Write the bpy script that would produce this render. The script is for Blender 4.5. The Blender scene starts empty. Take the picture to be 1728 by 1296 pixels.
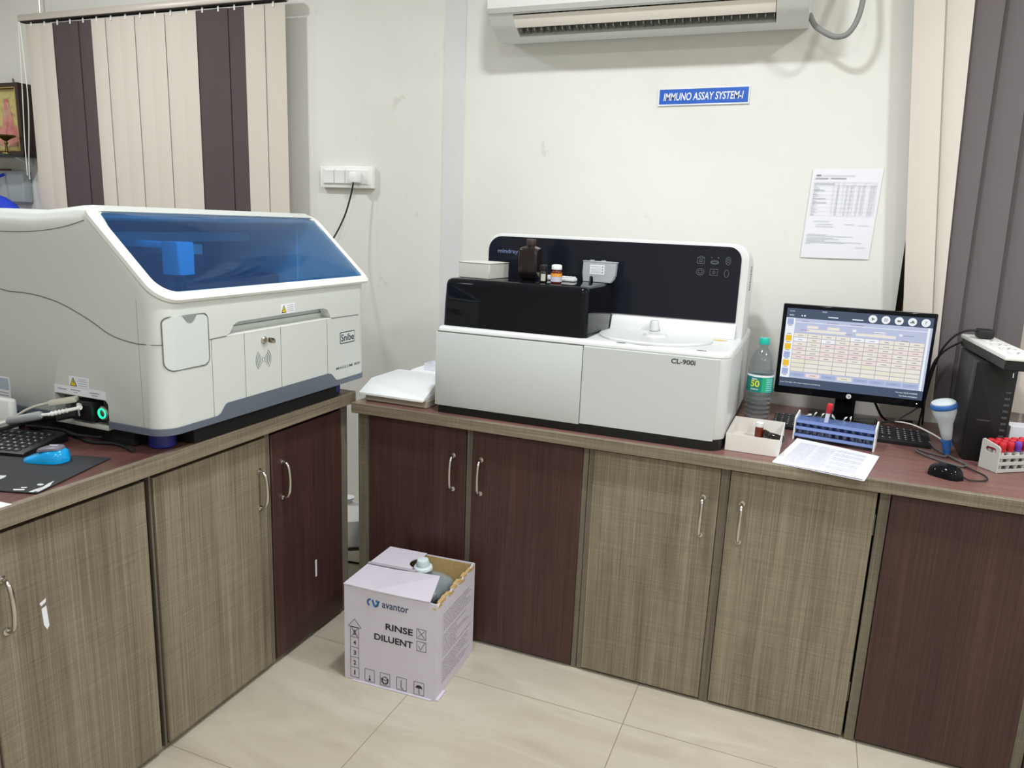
import bpy, bmesh, math, random
from math import sin, cos, pi, radians, sqrt
from mathutils import Vector, Matrix
random.seed(7)
S = bpy.context.scene
COL = S.collection

# ---------------------------------------------------------------- camera
F_PX, YAW, PITCH, ROLL = 1257.1, -0.378844, 0.213179, 0.040077
fw = Vector((sin(YAW)*cos(PITCH), cos(YAW)*cos(PITCH), -sin(PITCH)))
rt = Vector((cos(YAW), -sin(YAW), 0)); up = rt.cross(fw)
r2 = rt*cos(ROLL) + up*sin(ROLL); u2 = up*cos(ROLL) - rt*sin(ROLL)
cd = bpy.data.cameras.new('camera'); cam = bpy.data.objects.new('camera', cd); COL.objects.link(cam)
M = Matrix((r2, u2, -fw)).transposed().to_4x4(); M.translation = (0, 0, 1.4)
cam.matrix_world = M
cd.sensor_fit = 'HORIZONTAL'; cd.sensor_width = 36; cd.lens = F_PX/1728*36; cd.clip_start = 0.02
S.camera = cam
S.view_settings.view_transform = 'Standard'; S.view_settings.look = 'None'
S.view_settings.gamma = 1; S.view_settings.use_curve_mapping = False
S.view_settings.exposure = 0.0
# ---------------------------------------------------------------- world and lamps
W = bpy.data.worlds.new('world'); S.world = W; W.use_nodes = True
W.node_tree.nodes['Background'].inputs[0].default_value = (0.012, 0.014, 0.02, 1)
W.node_tree.nodes['Background'].inputs[1].default_value = 1.0
def lamp(x, y, power, size=0.16, z=2.76, col=(0.955, 0.98, 1.0)):
    l = bpy.data.lights.new('downlight', 'AREA'); l.shape = 'DISK'; l.size = size; l.energy = power; l.color = col
    o = bpy.data.objects.new('downlight', l); o.location = (x, y, z); COL.objects.link(o); return o
for lx, ly, pw in ((-2.9, 1.6, 23), (-0.62, 1.55, 25), (1.25, 1.6, 30), (-2.6, -0.1, 5), (-0.4, -0.3, 22), (1.5, -0.3, 24), (0.2, -1.8, 12), (-4.3, 0.9, 14)):
    lamp(lx, ly, pw)

# ---------------------------------------------------------------- materials
def lin(c):
    return tuple(((v/255)/12.92 if v/255 <= 0.04045 else ((v/255+0.055)/1.055)**2.4) for v in c)
def mat(name, rgb, rough=0.5, metal=0.0, spec=0.5, coat=0.0, emis=None, estr=1.0, trans=0.0, ior=1.45, bump=None):
    m = bpy.data.materials.new(name); m.use_nodes = True
    b = m.node_tree.nodes['Principled BSDF']; c = lin(rgb)
    b.inputs['Base Color'].default_value = (*c, 1)
    b.inputs['Roughness'].default_value = rough; b.inputs['Metallic'].default_value = metal
    b.inputs['Specular IOR Level'].default_value = spec; b.inputs['Coat Weight'].default_value = coat
    b.inputs['Coat Roughness'].default_value = 0.04
    b.inputs['Transmission Weight'].default_value = trans; b.inputs['IOR'].default_value = ior
    if emis: b.inputs['Emission Color'].default_value = (*lin(emis), 1); b.inputs['Emission Strength'].default_value = estr
    if bump:
        n = m.node_tree.nodes; t = n.new('ShaderNodeTexNoise'); t.inputs['Scale'].default_value = bump[0]; t.inputs['Detail'].default_value = 4
        tc = n.new('ShaderNodeTexCoord'); bp = n.new('ShaderNodeBump'); bp.inputs['Strength'].default_value = bump[1]; bp.inputs['Distance'].default_value = 0.002
        L = m.node_tree.links; L.new(tc.outputs['Object'], t.inputs['Vector']); L.new(t.outputs['Fac'], bp.inputs['Height']); L.new(bp.outputs['Normal'], b.inputs['Normal'])
    return m
def ramp(nt, fac, stops):
    r = nt.nodes.new('ShaderNodeValToRGB'); e = r.color_ramp.elements
    e[0].position = stops[0][0]; e[0].color = (*lin(stops[0][1]), 1)
    e[1].position = stops[-1][0]; e[1].color = (*lin(stops[-1][1]), 1)
    for p, c in stops[1:-1]:
        q = e.new(p); q.color = (*lin(c), 1)
    nt.links.new(fac, r.inputs['Fac']); return r.outputs['Color']
def noise(nt, vec, scale, detail=3, rough=0.6, dist=0.0):
    mp = nt.nodes.new('ShaderNodeMapping'); mp.inputs['Scale'].default_value = scale
    nt.links.new(vec, mp.inputs['Vector'])
    t = nt.nodes.new('ShaderNodeTexNoise'); t.inputs['Scale'].default_value = 1; t.inputs['Detail'].default_value = detail
    t.inputs['Roughness'].default_value = rough; t.inputs['Distortion'].default_value = dist
    nt.links.new(mp.outputs['Vector'], t.inputs['Vector']); return t.outputs['Fac']
def mth(nt, op, a, b=None):
    n = nt.nodes.new('ShaderNodeMath'); n.operation = op
    for i, v in enumerate((a, b)):
        if v is None: continue
        if isinstance(v, (int, float)): n.inputs[i].default_value = v
        else: nt.links.new(v, n.inputs[i])
    return n.outputs[0]
def laminate(name, stops, rough=0.45, axis='z', weave=0.35, spec=0.4):
    m = bpy.data.materials.new(name); m.use_nodes = True; nt = m.node_tree; b = nt.nodes['Principled BSDF']
    tc = nt.nodes.new('ShaderNodeTexCoord').outputs['Object']
    if axis == 'z': s1, s2, s3 = (250, 250, 2.4), (7, 7, 460), (14, 14, 0.9)
    elif axis == 'x': s1, s2, s3 = (2.2, 170, 170), (330, 8, 8), (0.9, 12, 12)
    else: s1, s2, s3 = (170, 2.2, 170), (8, 330, 8), (12, 0.9, 12)
    a = noise(nt, tc, s1, 3, 0.7); w = noise(nt, tc, s2, 2, 0.7); g = noise(nt, tc, s3, 4, 0.6, 0.8)
    f = mth(nt, 'ADD', mth(nt, 'MULTIPLY', a, 1-weave), mth(nt, 'MULTIPLY', w, weave))
    f = mth(nt, 'ADD', mth(nt, 'MULTIPLY', f, 0.62), mth(nt, 'MULTIPLY', g, 0.38))
    c = ramp(nt, f, stops); nt.links.new(c, b.inputs['Base Color'])
    b.inputs['Roughness'].default_value = rough; b.inputs['Specular IOR Level'].default_value = spec
    bp = nt.nodes.new('ShaderNodeBump'); bp.inputs['Strength'].default_value = 0.12; bp.inputs['Distance'].default_value = 0.001
    nt.links.new(f, bp.inputs['Height']); nt.links.new(bp.outputs['Normal'], b.inputs['Normal'])
    return m
TAUPE = ((0.36, (98, 88, 74)), (0.5, (130, 120, 102)), (0.64, (160, 150, 128)))
MAHOG = ((0.36, (54, 32, 31)), (0.5, (70, 45, 42)), (0.66, (88, 60, 55)))
M_taupe = laminate('taupe_laminate', TAUPE)
M_taupe_x = laminate('taupe_edge_x', ((0.36, (88, 78, 66)), (0.5, (128, 117, 100)), (0.64, (160, 148, 126))), axis='x')
M_taupe_y = laminate('taupe_edge_y', ((0.36, (88, 78, 66)), (0.5, (128, 117, 100)), (0.64, (160, 148, 126))), axis='y')
M_taupe_dk = laminate('taupe_frame_laminate', ((0.36, (84, 76, 66)), (0.5, (112, 104, 90)), (0.64, (134, 126, 108))))
M_mahog = laminate('mahogany_laminate', MAHOG, weave=0.3)
M_top_x = laminate('mahogany_top_x', ((0.36, (98, 66, 62)), (0.5, (122, 86, 80)), (0.66, (140, 106, 98))), axis='x', rough=0.32, weave=0.2)  # lighter, greyer copy: sheen from the pale wall put into the colour
M_top_y = laminate('mahogany_top_y', ((0.36, (74, 44, 42)), (0.5, (98, 64, 60)), (0.66, (118, 82, 76))), axis='y', rough=0.32, weave=0.2)  # darker, redder copy: shade on the side worktop put into the colour
M_dark = mat('dark_gap', (24, 21, 20), 0.8)

def wall_mat(name, a, b_, c, stain=False):
    m = bpy.data.materials.new(name); m.use_nodes = True; nt = m.node_tree; b = nt.nodes['Principled BSDF']
    tc = nt.nodes.new('ShaderNodeTexCoord').outputs['Object']
    f = noise(nt, tc, (1.3, 1.3, 1.0), 5, 0.6, 0.3)
    col = ramp(nt, f, ((0.3, a), (0.5, b_), (0.7, c)))
    if stain:
        sp = noise(nt, tc, (6.5, 6.5, 5.2), 6, 0.72, 0.4)
        k = ramp(nt, sp, ((0.645, (0, 0, 0)), (0.71, (255, 255, 255))))
        mx = nt.nodes.new('ShaderNodeMix'); mx.data_type = 'RGBA'
        nt.links.new(mth(nt, 'MULTIPLY', k, 0.35), mx.inputs[0]); nt.links.new(col, mx.inputs[6]); mx.inputs[7].default_value = (*lin((176, 170, 158)), 1)
        col = mx.outputs[2]
    nt.links.new(col, b.inputs['Base Color']); b.inputs['Roughness'].default_value = 0.6; b.inputs['Specular IOR Level'].default_value = 0.3
    t2 = noise(nt, tc, (60, 60, 60), 4, 0.6)
    bp = nt.nodes.new('ShaderNodeBump'); bp.inputs['Strength'].default_value = 0.1; bp.inputs['Distance'].default_value = 0.002
    nt.links.new(t2, bp.inputs['Height']); nt.links.new(bp.outputs['Normal'], b.inputs['Normal'])
    return m
M_wall = wall_mat('cream_wall_paint', (221, 220, 213), (227, 226, 220), (232, 231, 226), True)
M_wall2 = wall_mat('chase_paint', (210, 212, 211), (216, 218, 217), (221, 222, 221), False)
M_ceil = mat('ceiling_paint', (238, 238, 234), 0.8)
def floor_mat():
    m = bpy.data.materials.new('beige_vitrified_tile'); m.use_nodes = True; nt = m.node_tree; b = nt.nodes['Principled BSDF']
    tc = nt.nodes.new('ShaderNodeTexCoord').outputs['Object']
    sx = nt.nodes.new('ShaderNodeSeparateXYZ'); nt.links.new(tc, sx.inputs[0])
    def joint(o, off, size):
        v = mth(nt, 'FRACT', mth(nt, 'DIVIDE', mth(nt, 'ADD', o, off), size))
        return mth(nt, 'LESS_THAN', v, 0.0026/size)
    j = mth(nt, 'MAXIMUM', joint(sx.outputs[0], 0.995+0.625*20, 0.625), joint(sx.outputs[1], -1.893+0.605*20, 0.605))
    f = noise(nt, tc, (2.2, 7, 1), 5, 0.62, 0.8)
    c = ramp(nt, f, ((0.3, (180, 171, 154)), (0.5, (192, 184, 167)), (0.7, (203, 196, 180))))
    mx = nt.nodes.new('ShaderNodeMix'); mx.data_type = 'RGBA'
    nt.links.new(j, mx.inputs[0]); nt.links.new(c, mx.inputs[6]); mx.inputs[7].default_value = (*lin((146, 135, 118)), 1)
    nt.links.new(mx.outputs[2], b.inputs['Base Color']); b.inputs['Roughness'].default_value = 0.3; b.inputs['Specular IOR Level'].default_value = 0.45
    return m
M_floor = floor_mat()
M_white = mat('white_plastic', (232, 234, 234), 0.35)
M_offw = mat('offwhite_body', (206, 210, 205), 0.42)
M_offw2 = mat('offwhite_panel', (208, 213, 212), 0.42)
M_clb = mat('analyzer_white', (216, 218, 218), 0.35, coat=0.1)
M_clf = mat('analyzer_front_white', (198, 202, 202), 0.45)
M_rim = mat('rim_white', (240, 241, 236), 0.3)
M_bez = mat('slate_bezel', (96, 104, 116), 0.5)
M_seam = mat('panel_gap', (104, 107, 104), 0.8)
M_black = mat('black_plastic', (22, 23, 25), 0.4)
M_blackg = mat('black_gloss', (16, 18, 22), 0.05, spec=0.22)
M_panelg = mat('black_glass_panel', (26, 28, 37), 0.12, spec=0.3)
M_chrome = mat('chrome', (200, 196, 188), 0.18, metal=1.0)
M_steel = mat('dull_steel', (120, 116, 108), 0.35, metal=0.8)
M_rub = mat('black_rubber', (26, 26, 28), 0.6)
M_paper = mat('paper', (232, 233, 240), 0.7)
M_ink = mat('ink', (52, 52, 62), 0.7)
M_inkl = mat('faint_ink', (150, 152, 168), 0.7)
M_bluef = mat('blue_foot', (38, 38, 120), 0.4)
M_card = mat('cardboard_white', (212, 206, 218), 0.7, bump=(40, 0.3))
M_kraft = mat('kraft_board', (150, 112, 58), 0.85, bump=(120, 0.5))
M_styro = mat('styrofoam', (236, 240, 242), 0.7, bump=(300, 0.3))
M_amber = mat('amber_glass', (96, 34, 14), 0.12)
M_dkb = mat('dark_brown_glass', (34, 26, 28), 0.12)
M_cream = mat('cream_blind', (214, 206, 196), 0.85)
M_brown = mat('brown_blind', (84, 74, 76), 0.85)
M_brown2 = mat('grey_brown_blind', (108, 101, 103), 0.85)
M_alu = mat('rail_aluminium', (216, 208, 200), 0.3, metal=0.3)
M_yel = mat('warning_yellow', (232, 204, 30), 0.5)
M_red = mat('red_cap', (200, 34, 48), 0.45)
M_vio = mat('violet_cap', (110, 60, 170), 0.45)
def seethru(name, rgb, gloss=0.12, alpha=0.0, body=(200, 210, 215), edge=(4.0, .55), rough=.04):
    m = bpy.data.materials.new(name); m.use_nodes = True; nt = m.node_tree; nt.nodes.remove(nt.nodes['Principled BSDF'])
    t = nt.nodes.new('ShaderNodeBsdfTransparent'); t.inputs[0].default_value = (*lin(rgb), 1)
    g = nt.nodes.new('ShaderNodeBsdfGlossy'); g.inputs['Roughness'].default_value = rough
    d = nt.nodes.new('ShaderNodeBsdfDiffuse'); d.inputs[0].default_value = (*lin(body), 1)
    m1 = nt.nodes.new('ShaderNodeMixShader'); m1.inputs[0].default_value = alpha
    nt.links.new(t.outputs[0], m1.inputs[1]); nt.links.new(d.outputs[0], m1.inputs[2])
    fr = nt.nodes.new('ShaderNodeLayerWeight'); fr.inputs[0].default_value = 0.5
    m2 = nt.nodes.new('ShaderNodeMixShader'); nt.links.new(mth(nt, 'ADD', mth(nt, 'MULTIPLY', mth(nt, 'POWER', fr.outputs['Facing'], edge[0]), edge[1]), gloss), m2.inputs[0])
    nt.links.new(m1.outputs[0], m2.inputs[1]); nt.links.new(g.outputs[0], m2.inputs[2])
    nt.links.new(m2.outputs[0], nt.nodes['Material Output'].inputs[0]); return m
M_blueg = seethru('blue_smoked_cover', (188, 226, 248), 0.03, 0.09, (84, 128, 196))
M_clear = seethru('clear_plastic', (226, 232, 232), 0.06, 0.10)
M_bottle = seethru('bottle_plastic', (222, 228, 228), 0.05, 0.08, edge=(2.4, .5), rough=.08)
M_smoke = seethru('smoked_cover', (78, 84, 84), 0.02, 0.0)
M_rackb = seethru('blue_acrylic', (170, 190, 236), 0.04, 0.50, (138, 164, 218))

# ---------------------------------------------------------------- mesh helpers
class MB:
    def __init__(s): s.bm = bmesh.new()
    def _st(s): return len(s.bm.verts), len(s.bm.faces)
    def _end(s, st, m, X=None):
        s.bm.verts.ensure_lookup_table(); s.bm.faces.ensure_lookup_table()
        for f in s.bm.faces[st[1]:]: f.material_index = m
        if X is not None:
            for v in s.bm.verts[st[0]:]: v.co = X @ v.co
        return s
    def box(s, x0, x1, y0, y1, z0, z1, m=0, r=0, seg=2, X=None):
        if r > 0:
            t = bmesh.new(); vs = [t.verts.new((x, y, z)) for x in (x0, x1) for y in (y0, y1) for z in (z0, z1)]
            for f in ((0,1,3,2),(4,6,7,5),(0,4,5,1),(2,3,7,6),(0,2,6,4),(1,5,7,3)): t.faces.new([vs[i] for i in f])
            bmesh.ops.bevel(t, geom=list(t.edges), offset=r, segments=seg, affect='EDGES', profile=0.5)
            return s.merge(t, m, X)
        st = s._st(); vs = [s.bm.verts.new((x, y, z)) for x in (x0, x1) for y in (y0, y1) for z in (z0, z1)]
        for f in ((0,1,3,2),(4,6,7,5),(0,4,5,1),(2,3,7,6),(0,2,6,4),(1,5,7,3)): s.bm.faces.new([vs[i] for i in f])
        return s._end(st, m, X)
    def merge(s, t, m=0, X=None):
        st = s._st(); mp = {}
        for v in t.verts: mp[v] = s.bm.verts.new(v.co)
        for f in t.faces:
            try: s.bm.faces.new([mp[v] for v in f.verts])
            except ValueError: pass
        t.free(); return s._end(st, m, X)
    def prism(s, pts, axis, a, b, m=0, X=None, r=0, seg=2):
        def P(p, t): return {'x': (t, p[0], p[1]), 'y': (p[0], t, p[1]), 'z': (p[0], p[1], t)}[axis]
        t = bmesh.new(); A = [t.verts.new(P(p, a)) for p in pts]; B = [t.verts.new(P(p, b)) for p in pts]; n = len(pts)
        t.faces.new(A); t.faces.new(list(reversed(B)))
        for i in range(n): t.faces.new([A[i], B[i], B[(i+1) % n], A[(i+1) % n]])
        if r > 0:
            es = [e for e in t.edges if (e.verts[0] in A) == (e.verts[1] in A)]
            bmesh.ops.bevel(t, geom=es, offset=r, segments=seg, affect='EDGES', profile=0.5)
        return s.merge(t, m, X)
    def loft(s, rings, m=0, cap=True, X=None, closed=True):
        st = s._st(); R = [[s.bm.verts.new(p) for p in r] for r in rings]; n = len(R[0])
        for a, b in zip(R, R[1:]):
            for i in range(n if closed else n-1): s.bm.faces.new([a[i], a[(i+1) % n], b[(i+1) % n], b[i]])
        if cap: s.bm.faces.new(list(reversed(R[0]))); s.bm.faces.new(R[-1])
        return s._end(st, m, X)
    def lathe(s, prof, c=(0, 0, 0), n=24, m=0, X=None):
        rings = [[(c[0]+r*cos(2*pi*i/n), c[1]+r*sin(2*pi*i/n), c[2]+z) for i in range(n)] for r, z in prof]
        return s.loft(rings, m, True, X)
    def tube(s, pts, r, n=8, m=0, sm=True, X=None, closed=False):
        P = [Vector(p) for p in pts]
        if sm and len(P) > 2:
            Q = []
            for i in range(len(P)-1):
                p0, p1, p2, p3 = P[max(i-1, 0)], P[i], P[i+1], P[min(i+2, len(P)-1)]
                for k in range(6):
                    t = k/6
                    Q.append(0.5*((2*p1)+(p2-p0)*t+(2*p0-5*p1+4*p2-p3)*t*t+(3*p1-p0-3*p2+p3)*t**3))
            Q.append(P[-1]); P = Q
        rings = []; ref = None
        for i, p in enumerate(P):
            t = (P[min(i+1, len(P)-1)]-P[max(i-1, 0)]).normalized()
            if ref is None: ref = t.orthogonal().normalized()
            ref = (ref - t*ref.dot(t)).normalized(); b = t.cross(ref)
            rr = r if not callable(r) else r(i/(len(P)-1))
            rings.append([p+ref*rr*cos(2*pi*k/n)+b*rr*sin(2*pi*k/n) for k in range(n)])
        return s.loft(rings, m, True, X)
    def poly(s, pts, m=0, X=None):
        st = s._st(); s.bm.faces.new([s.bm.verts.new(p) for p in pts]); return s._end(st, m, X)
def rrect(x0, x1, y0, y1, r, seg=5):
    rs = r if isinstance(r, (list, tuple)) else (r,)*4      # corners: x0y0, x1y0, x1y1, x0y1
    out = []
    for (cx, cy, a0), q in zip(((x0, y0, pi), (x1, y0, 1.5*pi), (x1, y1, 0), (x0, y1, .5*pi)), rs):
        q = max(q, 1e-5); px = cx+q if cx == x0 else cx-q; py = cy+q if cy == y0 else cy-q
        for k in range(seg+1):
            a = a0+k/seg*pi/2; out.append((px+q*cos(a), py+q*sin(a)))
    return out
ORG = {}
def tagit(o, label=None, cat=None, group=None, kind=None):
    if label: o['label'] = label
    if cat: o['category'] = cat
    if group: o['group'] = group
    if kind: o['kind'] = kind
    return o
def thing(name, label, cat, loc=(0, 0, 0), rz=0.0, group=None):
    o = bpy.data.objects.new(name, None); o.location = loc; o.rotation_euler = (0, 0, rz); o.empty_display_size = 0.05
    COL.objects.link(o); ORG[o.name] = Vector(loc); return tagit(o, label, cat, group)
def part(name, mb, mats, parent=None, world=True, flat=False, base=None, label=None, kind=None, ang=38, keep=False):
    """world=True: the coordinates in mb are world ones; they are moved to the thing's origin"""
    bm = mb.bm if isinstance(mb, MB) else mb
    if not keep: bmesh.ops.recalc_face_normals(bm, faces=bm.faces)
    off = Vector((0, 0, 0))
    if parent is not None and world: off = ORG[parent.name]
    elif base is not None: off = Vector(base)
    if off.length > 0: bmesh.ops.translate(bm, verts=bm.verts, vec=-off)
    me = bpy.data.meshes.new(name); bm.to_mesh(me); bm.free()
    for m in (mats if isinstance(mats, (list, tuple)) else [mats]): me.materials.append(m)
    if not flat: me.shade_smooth(); me.set_sharp_from_angle(angle=radians(ang))
    o = bpy.data.objects.new(name, me); COL.objects.link(o)
    if parent is not None:
        o.parent = parent; ORG[o.name] = ORG[parent.name] if world else Vector((0, 0, 0))
    else:
        if base is not None: o.location = base
        ORG[o.name] = off
    if label: o['label'] = label
    if kind: o['kind'] = kind
    return o
def cut(o, mbs):
    off = ORG[o.name]
    for mb in mbs:
        bm = mb.bm; bmesh.ops.recalc_face_normals(bm, faces=bm.faces)
        bmesh.ops.translate(bm, verts=bm.verts, vec=-off)
        me = bpy.data.meshes.new('tmp'); bm.to_mesh(me); bm.free()
        c = bpy.data.objects.new('tmp', me); COL.objects.link(c); c.parent = o.parent
        md = o.modifiers.new('b', 'BOOLEAN'); md.object = c; md.operation = 'DIFFERENCE'; md.solver = 'EXACT'
        bpy.context.view_layer.update()
        dg = bpy.context.evaluated_depsgraph_get()
        nm = bpy.data.meshes.new_from_object(o.evaluated_get(dg)); o.modifiers.clear(); o.data = nm
        bpy.data.objects.remove(c); bpy.data.meshes.remove(me)
    o.data.shade_smooth(); o.data.set_sharp_from_angle(angle=radians(38))
def dup(o, loc=None, rz=None, label=None):
    def cp(a, par):
        c = a.copy(); COL.objects.link(c)
        if par is not None: c.parent = par
        ORG[c.name] = ORG[a.name]
        for ch in list(a.children): cp(ch, c)
        return c
    c = cp(o, None)
    if loc is not None: c.location = loc
    if rz is not None: c.rotation_euler = (0, 0, rz)
    if label: c['label'] = label
    return c
def textbm(s, w, h, X, ext=0.0004, bold=0.0):
    """text fitted to w x h, lying in local XY with its lower left corner at 0,0, then moved by X"""
    cu = bpy.data.curves.new('t', 'FONT'); cu.body = s; cu.extrude = ext; cu.offset = bold; cu.resolution_u = 3
    o = bpy.data.objects.new('t', cu); COL.objects.link(o); bpy.context.view_layer.update()
    dg = bpy.context.evaluated_depsgraph_get(); me = o.evaluated_get(dg).to_mesh()
    bm = bmesh.new(); bm.from_mesh(me); bpy.data.objects.remove(o); bpy.data.curves.remove(cu)
    xs = [v.co.x for v in bm.verts]; ys = [v.co.y for v in bm.verts]
    for v in bm.verts:
        v.co = X @ Vector(((v.co.x-min(xs))/(max(xs)-min(xs))*w, (v.co.y-min(ys))/(max(ys)-min(ys))*h, v.co.z*ext/max(ext, 1e-6)))
    return bm
def addtext(mb, s, w, h, X, m=0, ext=0.0004, bold=0.0): return mb.merge(textbm(s, w, h, X, ext, bold), m)
def FR(x, y, z, rz=0, tilt=pi/2):       # frame whose XY plane stands up facing -Y (rz=0), origin at x,y,z
    return Matrix.Translation((x, y, z)) @ Matrix.Rotation(rz, 4, 'Z') @ Matrix.Rotation(tilt, 4, 'X')
def RZ(x, y, z, rz): return Matrix.Translation((x, y, z)) @ Matrix.Rotation(rz, 4, 'Z')

# ================================================================ ROOM
def struct(name, mb, mats, flat=True, ang=38): return tagit(part(name, mb, mats, flat=flat, ang=ang), kind='structure')
XL, XR, YB, YF, ZC = -5.2, 2.4, 2.85, -2.8, 2.8
struct('floor', MB().box(XL, XR, YF, YB+.2, -.1, 0), M_floor)
struct('ceiling', MB().box(XL, XR, YF, YB+.2, ZC, ZC+.1), M_ceil)
struct('wall_left', MB().box(XL-.1, XL, YF, YB+.2, 0, ZC), M_wall)
struct('wall_right', MB().box(XR, XR+.1, YF, YB+.2, 0, ZC), M_wall)
struct('wall_front', MB().box(XL, XR, YF-.1, YF, 0, ZC), M_wall)
WX0, WX1, WZ0, WZ1 = .262, 1.75, .90, 2.35
w = MB(); w.box(XL, WX0, YB, YB+.2, 0, ZC); w.box(WX1, XR, YB, YB+.2, 0, ZC)
w.box(WX0, WX1, YB, YB+.2, 0, WZ0); w.box(WX0, WX1, YB, YB+.2, WZ1, ZC)
struct('wall_back', w, M_wall)
# plastered pipe chase running up the back wall
struct('trim_1', MB().prism([(-1.487, YB+.01), (-1.481, YB-.004), (-1.389, YB-.004), (-1.383, YB+.01)], 'z', 0.0, ZC), M_wall2)
wf = struct('window_1', MB().box(WX0, WX1, YB+.10, YB+.115, WZ0, WZ1), mat('night_pane', (14, 13, 12), 0.15))
mbf = MB()
for a, b in ((WX0, WX0+.035), (.98, 1.03), (WX1-.035, WX1)): mbf.box(a, b, YB+.06, YB+.10, WZ0, WZ1, r=.004)
mbf.box(WX0, WX1, YB+.06, YB+.10, WZ0, WZ0+.035); mbf.box(WX0, WX1, YB+.06, YB+.10, WZ1-.035, WZ1)
part('window_frame', mbf, mat('dark_frame', (34, 28, 22), 0.4), wf)
part('frame_strip', MB().box(.288, .297, YB+.055, YB+.0598, WZ0, WZ1), mat('brass_strip', (222, 190, 110), 0.3, metal=0.5), wf)

# ================================================================ CABINETS AND WORKTOPS
def arch_handle(par, name, X):
    """bow pull 115 mm long standing off the door; local z along the door, local y outwards"""
    h = MB(); pts = [(0, 0.0, .0), (0, .016, .004), (0, .026, .02), (0, .030, .057), (0, .026, .095), (0, .016, .111), (0, 0.0, .115)]
    h.tube(pts, lambda t: .0042+.0012*sin(pi*t), 10); h.lathe([(.0085, 0), (.0085, .003), (.006, .004)], n=14, X=Matrix.Translation((0, 0, .0)) @ Matrix.Rotation(-pi/2, 4, 'X'))
    h.lathe([(.0085, 0), (.0085, .003), (.006, .004)], n=14, X=Matrix.Translation((0, 0, .115)) @ Matrix.Rotation(-pi/2, 4, 'X'))
    h.bm.transform(X); return part(name, h, M_chrome, par)
FD = 2.095   # door face plane of the right run
FXL = -1.441 # door face plane of the left run
# ---- right run (faces -Y)
def run_right(name, label, x0, x1, doors, posts, group):
    t = thing(name, label, 'cabinet', ((x0+x1)/2, 2.45, 0), group=group)
    c = MB(); c.box(x0+.002, x1-.002, FD+.022, YB-.03, .005, .750); c.box(x0+.001, x1-.001, FD+.045, FD+.06, 0.0, .006)
    part('carcass', c, M_dark, t, flat=True)
    for a, b in posts: part('post', MB().box(a, b, FD+.006, FD+.03, .003, .7505), M_taupe_dk, t, flat=True, label='narrow taupe upright beside the door')
    for a, b, m, hx in doors:
        d = part('door', MB().box(a, b, FD, FD+.019, .012, .742, r=.0015, seg=1), m, t)
        if hx is not None: arch_handle(d, 'handle', Matrix.Translation((hx, FD, .536)) @ Matrix.Rotation(pi, 4, 'Z'))
        for z in (.12, .62):   # barrel hinges on the free edge
            hxg = a-.002 if (hx is not None and hx > (a+b)/2) else b+.002
            part('hinge', MB().lathe([(.0020, 0), (.0020, .06)], (hxg, FD+.008, z), 8), M_steel, d)
    return t
GR = 'base cabinets under the wall worktop'
run_right('base_cabinet', 'base cabinet with two dark mahogany doors behind the white carton', -1.3985, -.5765,
          [(-1.352, -.985, M_mahog, -1.029), (-.962, -.593, M_mahog, -.930)], [(-1.3983, -1.353), (-.983, -.964), (-.592, -.576)], GR)
run_right('base_cabinet', 'base cabinet with two taupe woodgrain doors under the water bottle and paper sheets', -.575, .222,
          [(-.557, -.186, M_taupe, -.228), (-.158, .216, M_taupe, -.120)], [(-.574, -.558), (-.1845, -.160)], GR)
run_right('base_cabinet', 'base cabinet with dark red mahogany front under the computer tower, rightmost of the wall run', .222, 1.60,
          [(.250, .620, M_mahog, None), (.648, 1.02, M_mahog, None)], [(.223, .248), (.6215, .646)], GR)
wt = thing('worktop', 'long mahogany worktop with taupe edge running along the back wall', 'worktop', (.1, 2.45, .751))
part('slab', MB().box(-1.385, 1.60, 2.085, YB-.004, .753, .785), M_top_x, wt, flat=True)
e = MB(); e.box(-1.405, 1.60, 2.067, 2.085, .751, .7855, r=.0015, seg=1); part('edge_band', e, M_taupe_x, wt, label='taupe woodgrain front edge')
part('edge_band', MB().box(-1.405, -1.385, 2.0855, YB-.004, .751, .7855, r=.0015, seg=1), M_taupe_y, wt)
# ---- left run (faces +X)
def run_left(name, label, y0, y1, doors, posts, group):
    t = thing(name, label, 'cabinet', (-1.8, (y0+y1)/2, 0), group=group)
    c = MB(); c.box(-2.17, FXL-.022, y0+.002, y1-.002, .005, .772); c.box(FXL-.06, FXL-.045, y0+.001, y1-.001, 0, .006)
    part('carcass', c, M_dark, t, flat=True)
    part('plinth', MB().box(FXL-.03, FXL-.012, y0, y1, .001, .012), M_taupe_dk, t, flat=True)
    for a, b in posts: part('post', MB().box(FXL-.03, FXL-.006, a, b, .012, .772), M_taupe_dk, t, flat=True, label='narrow taupe upright beside the door')
    for a, b, m, hy, ajar in doors:
        d = MB().box(FXL-.019, FXL, a, b, .02, .757, r=.0015, seg=1)
        if ajar: d.bm.transform(Matrix.Translation((FXL, b, 0)) @ Matrix.Rotation(0, 4, 'Z') @ Matrix.Translation((-FXL, -b, 0)))
        d = part('door', d, m, t)
        if hy is not None: arch_handle(d, 'handle', Matrix.Translation((FXL, hy, .548)) @ Matrix.Rotation(-pi/2, 4, 'Z'))
        for z in (.10, .60):
            hyg = a-.006 if (hy is not None and hy > (a+b)/2) else b+.006
            part('hinge', MB().lathe([(.0024, 0), (.0024, .065)], (FXL-.012, hyg, z), 8), M_steel, d)
    return t
GL = 'base cabinets under the side worktop'
c1 = run_left('base_cabinet', 'base cabinet with scuffed taupe woodgrain door under the mouse pad', .44, 1.268,
         [(.46, .83, M_taupe, .80, False), (.862, 1.252, M_taupe, .897, False)], [(.832, .860)], GL)
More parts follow.
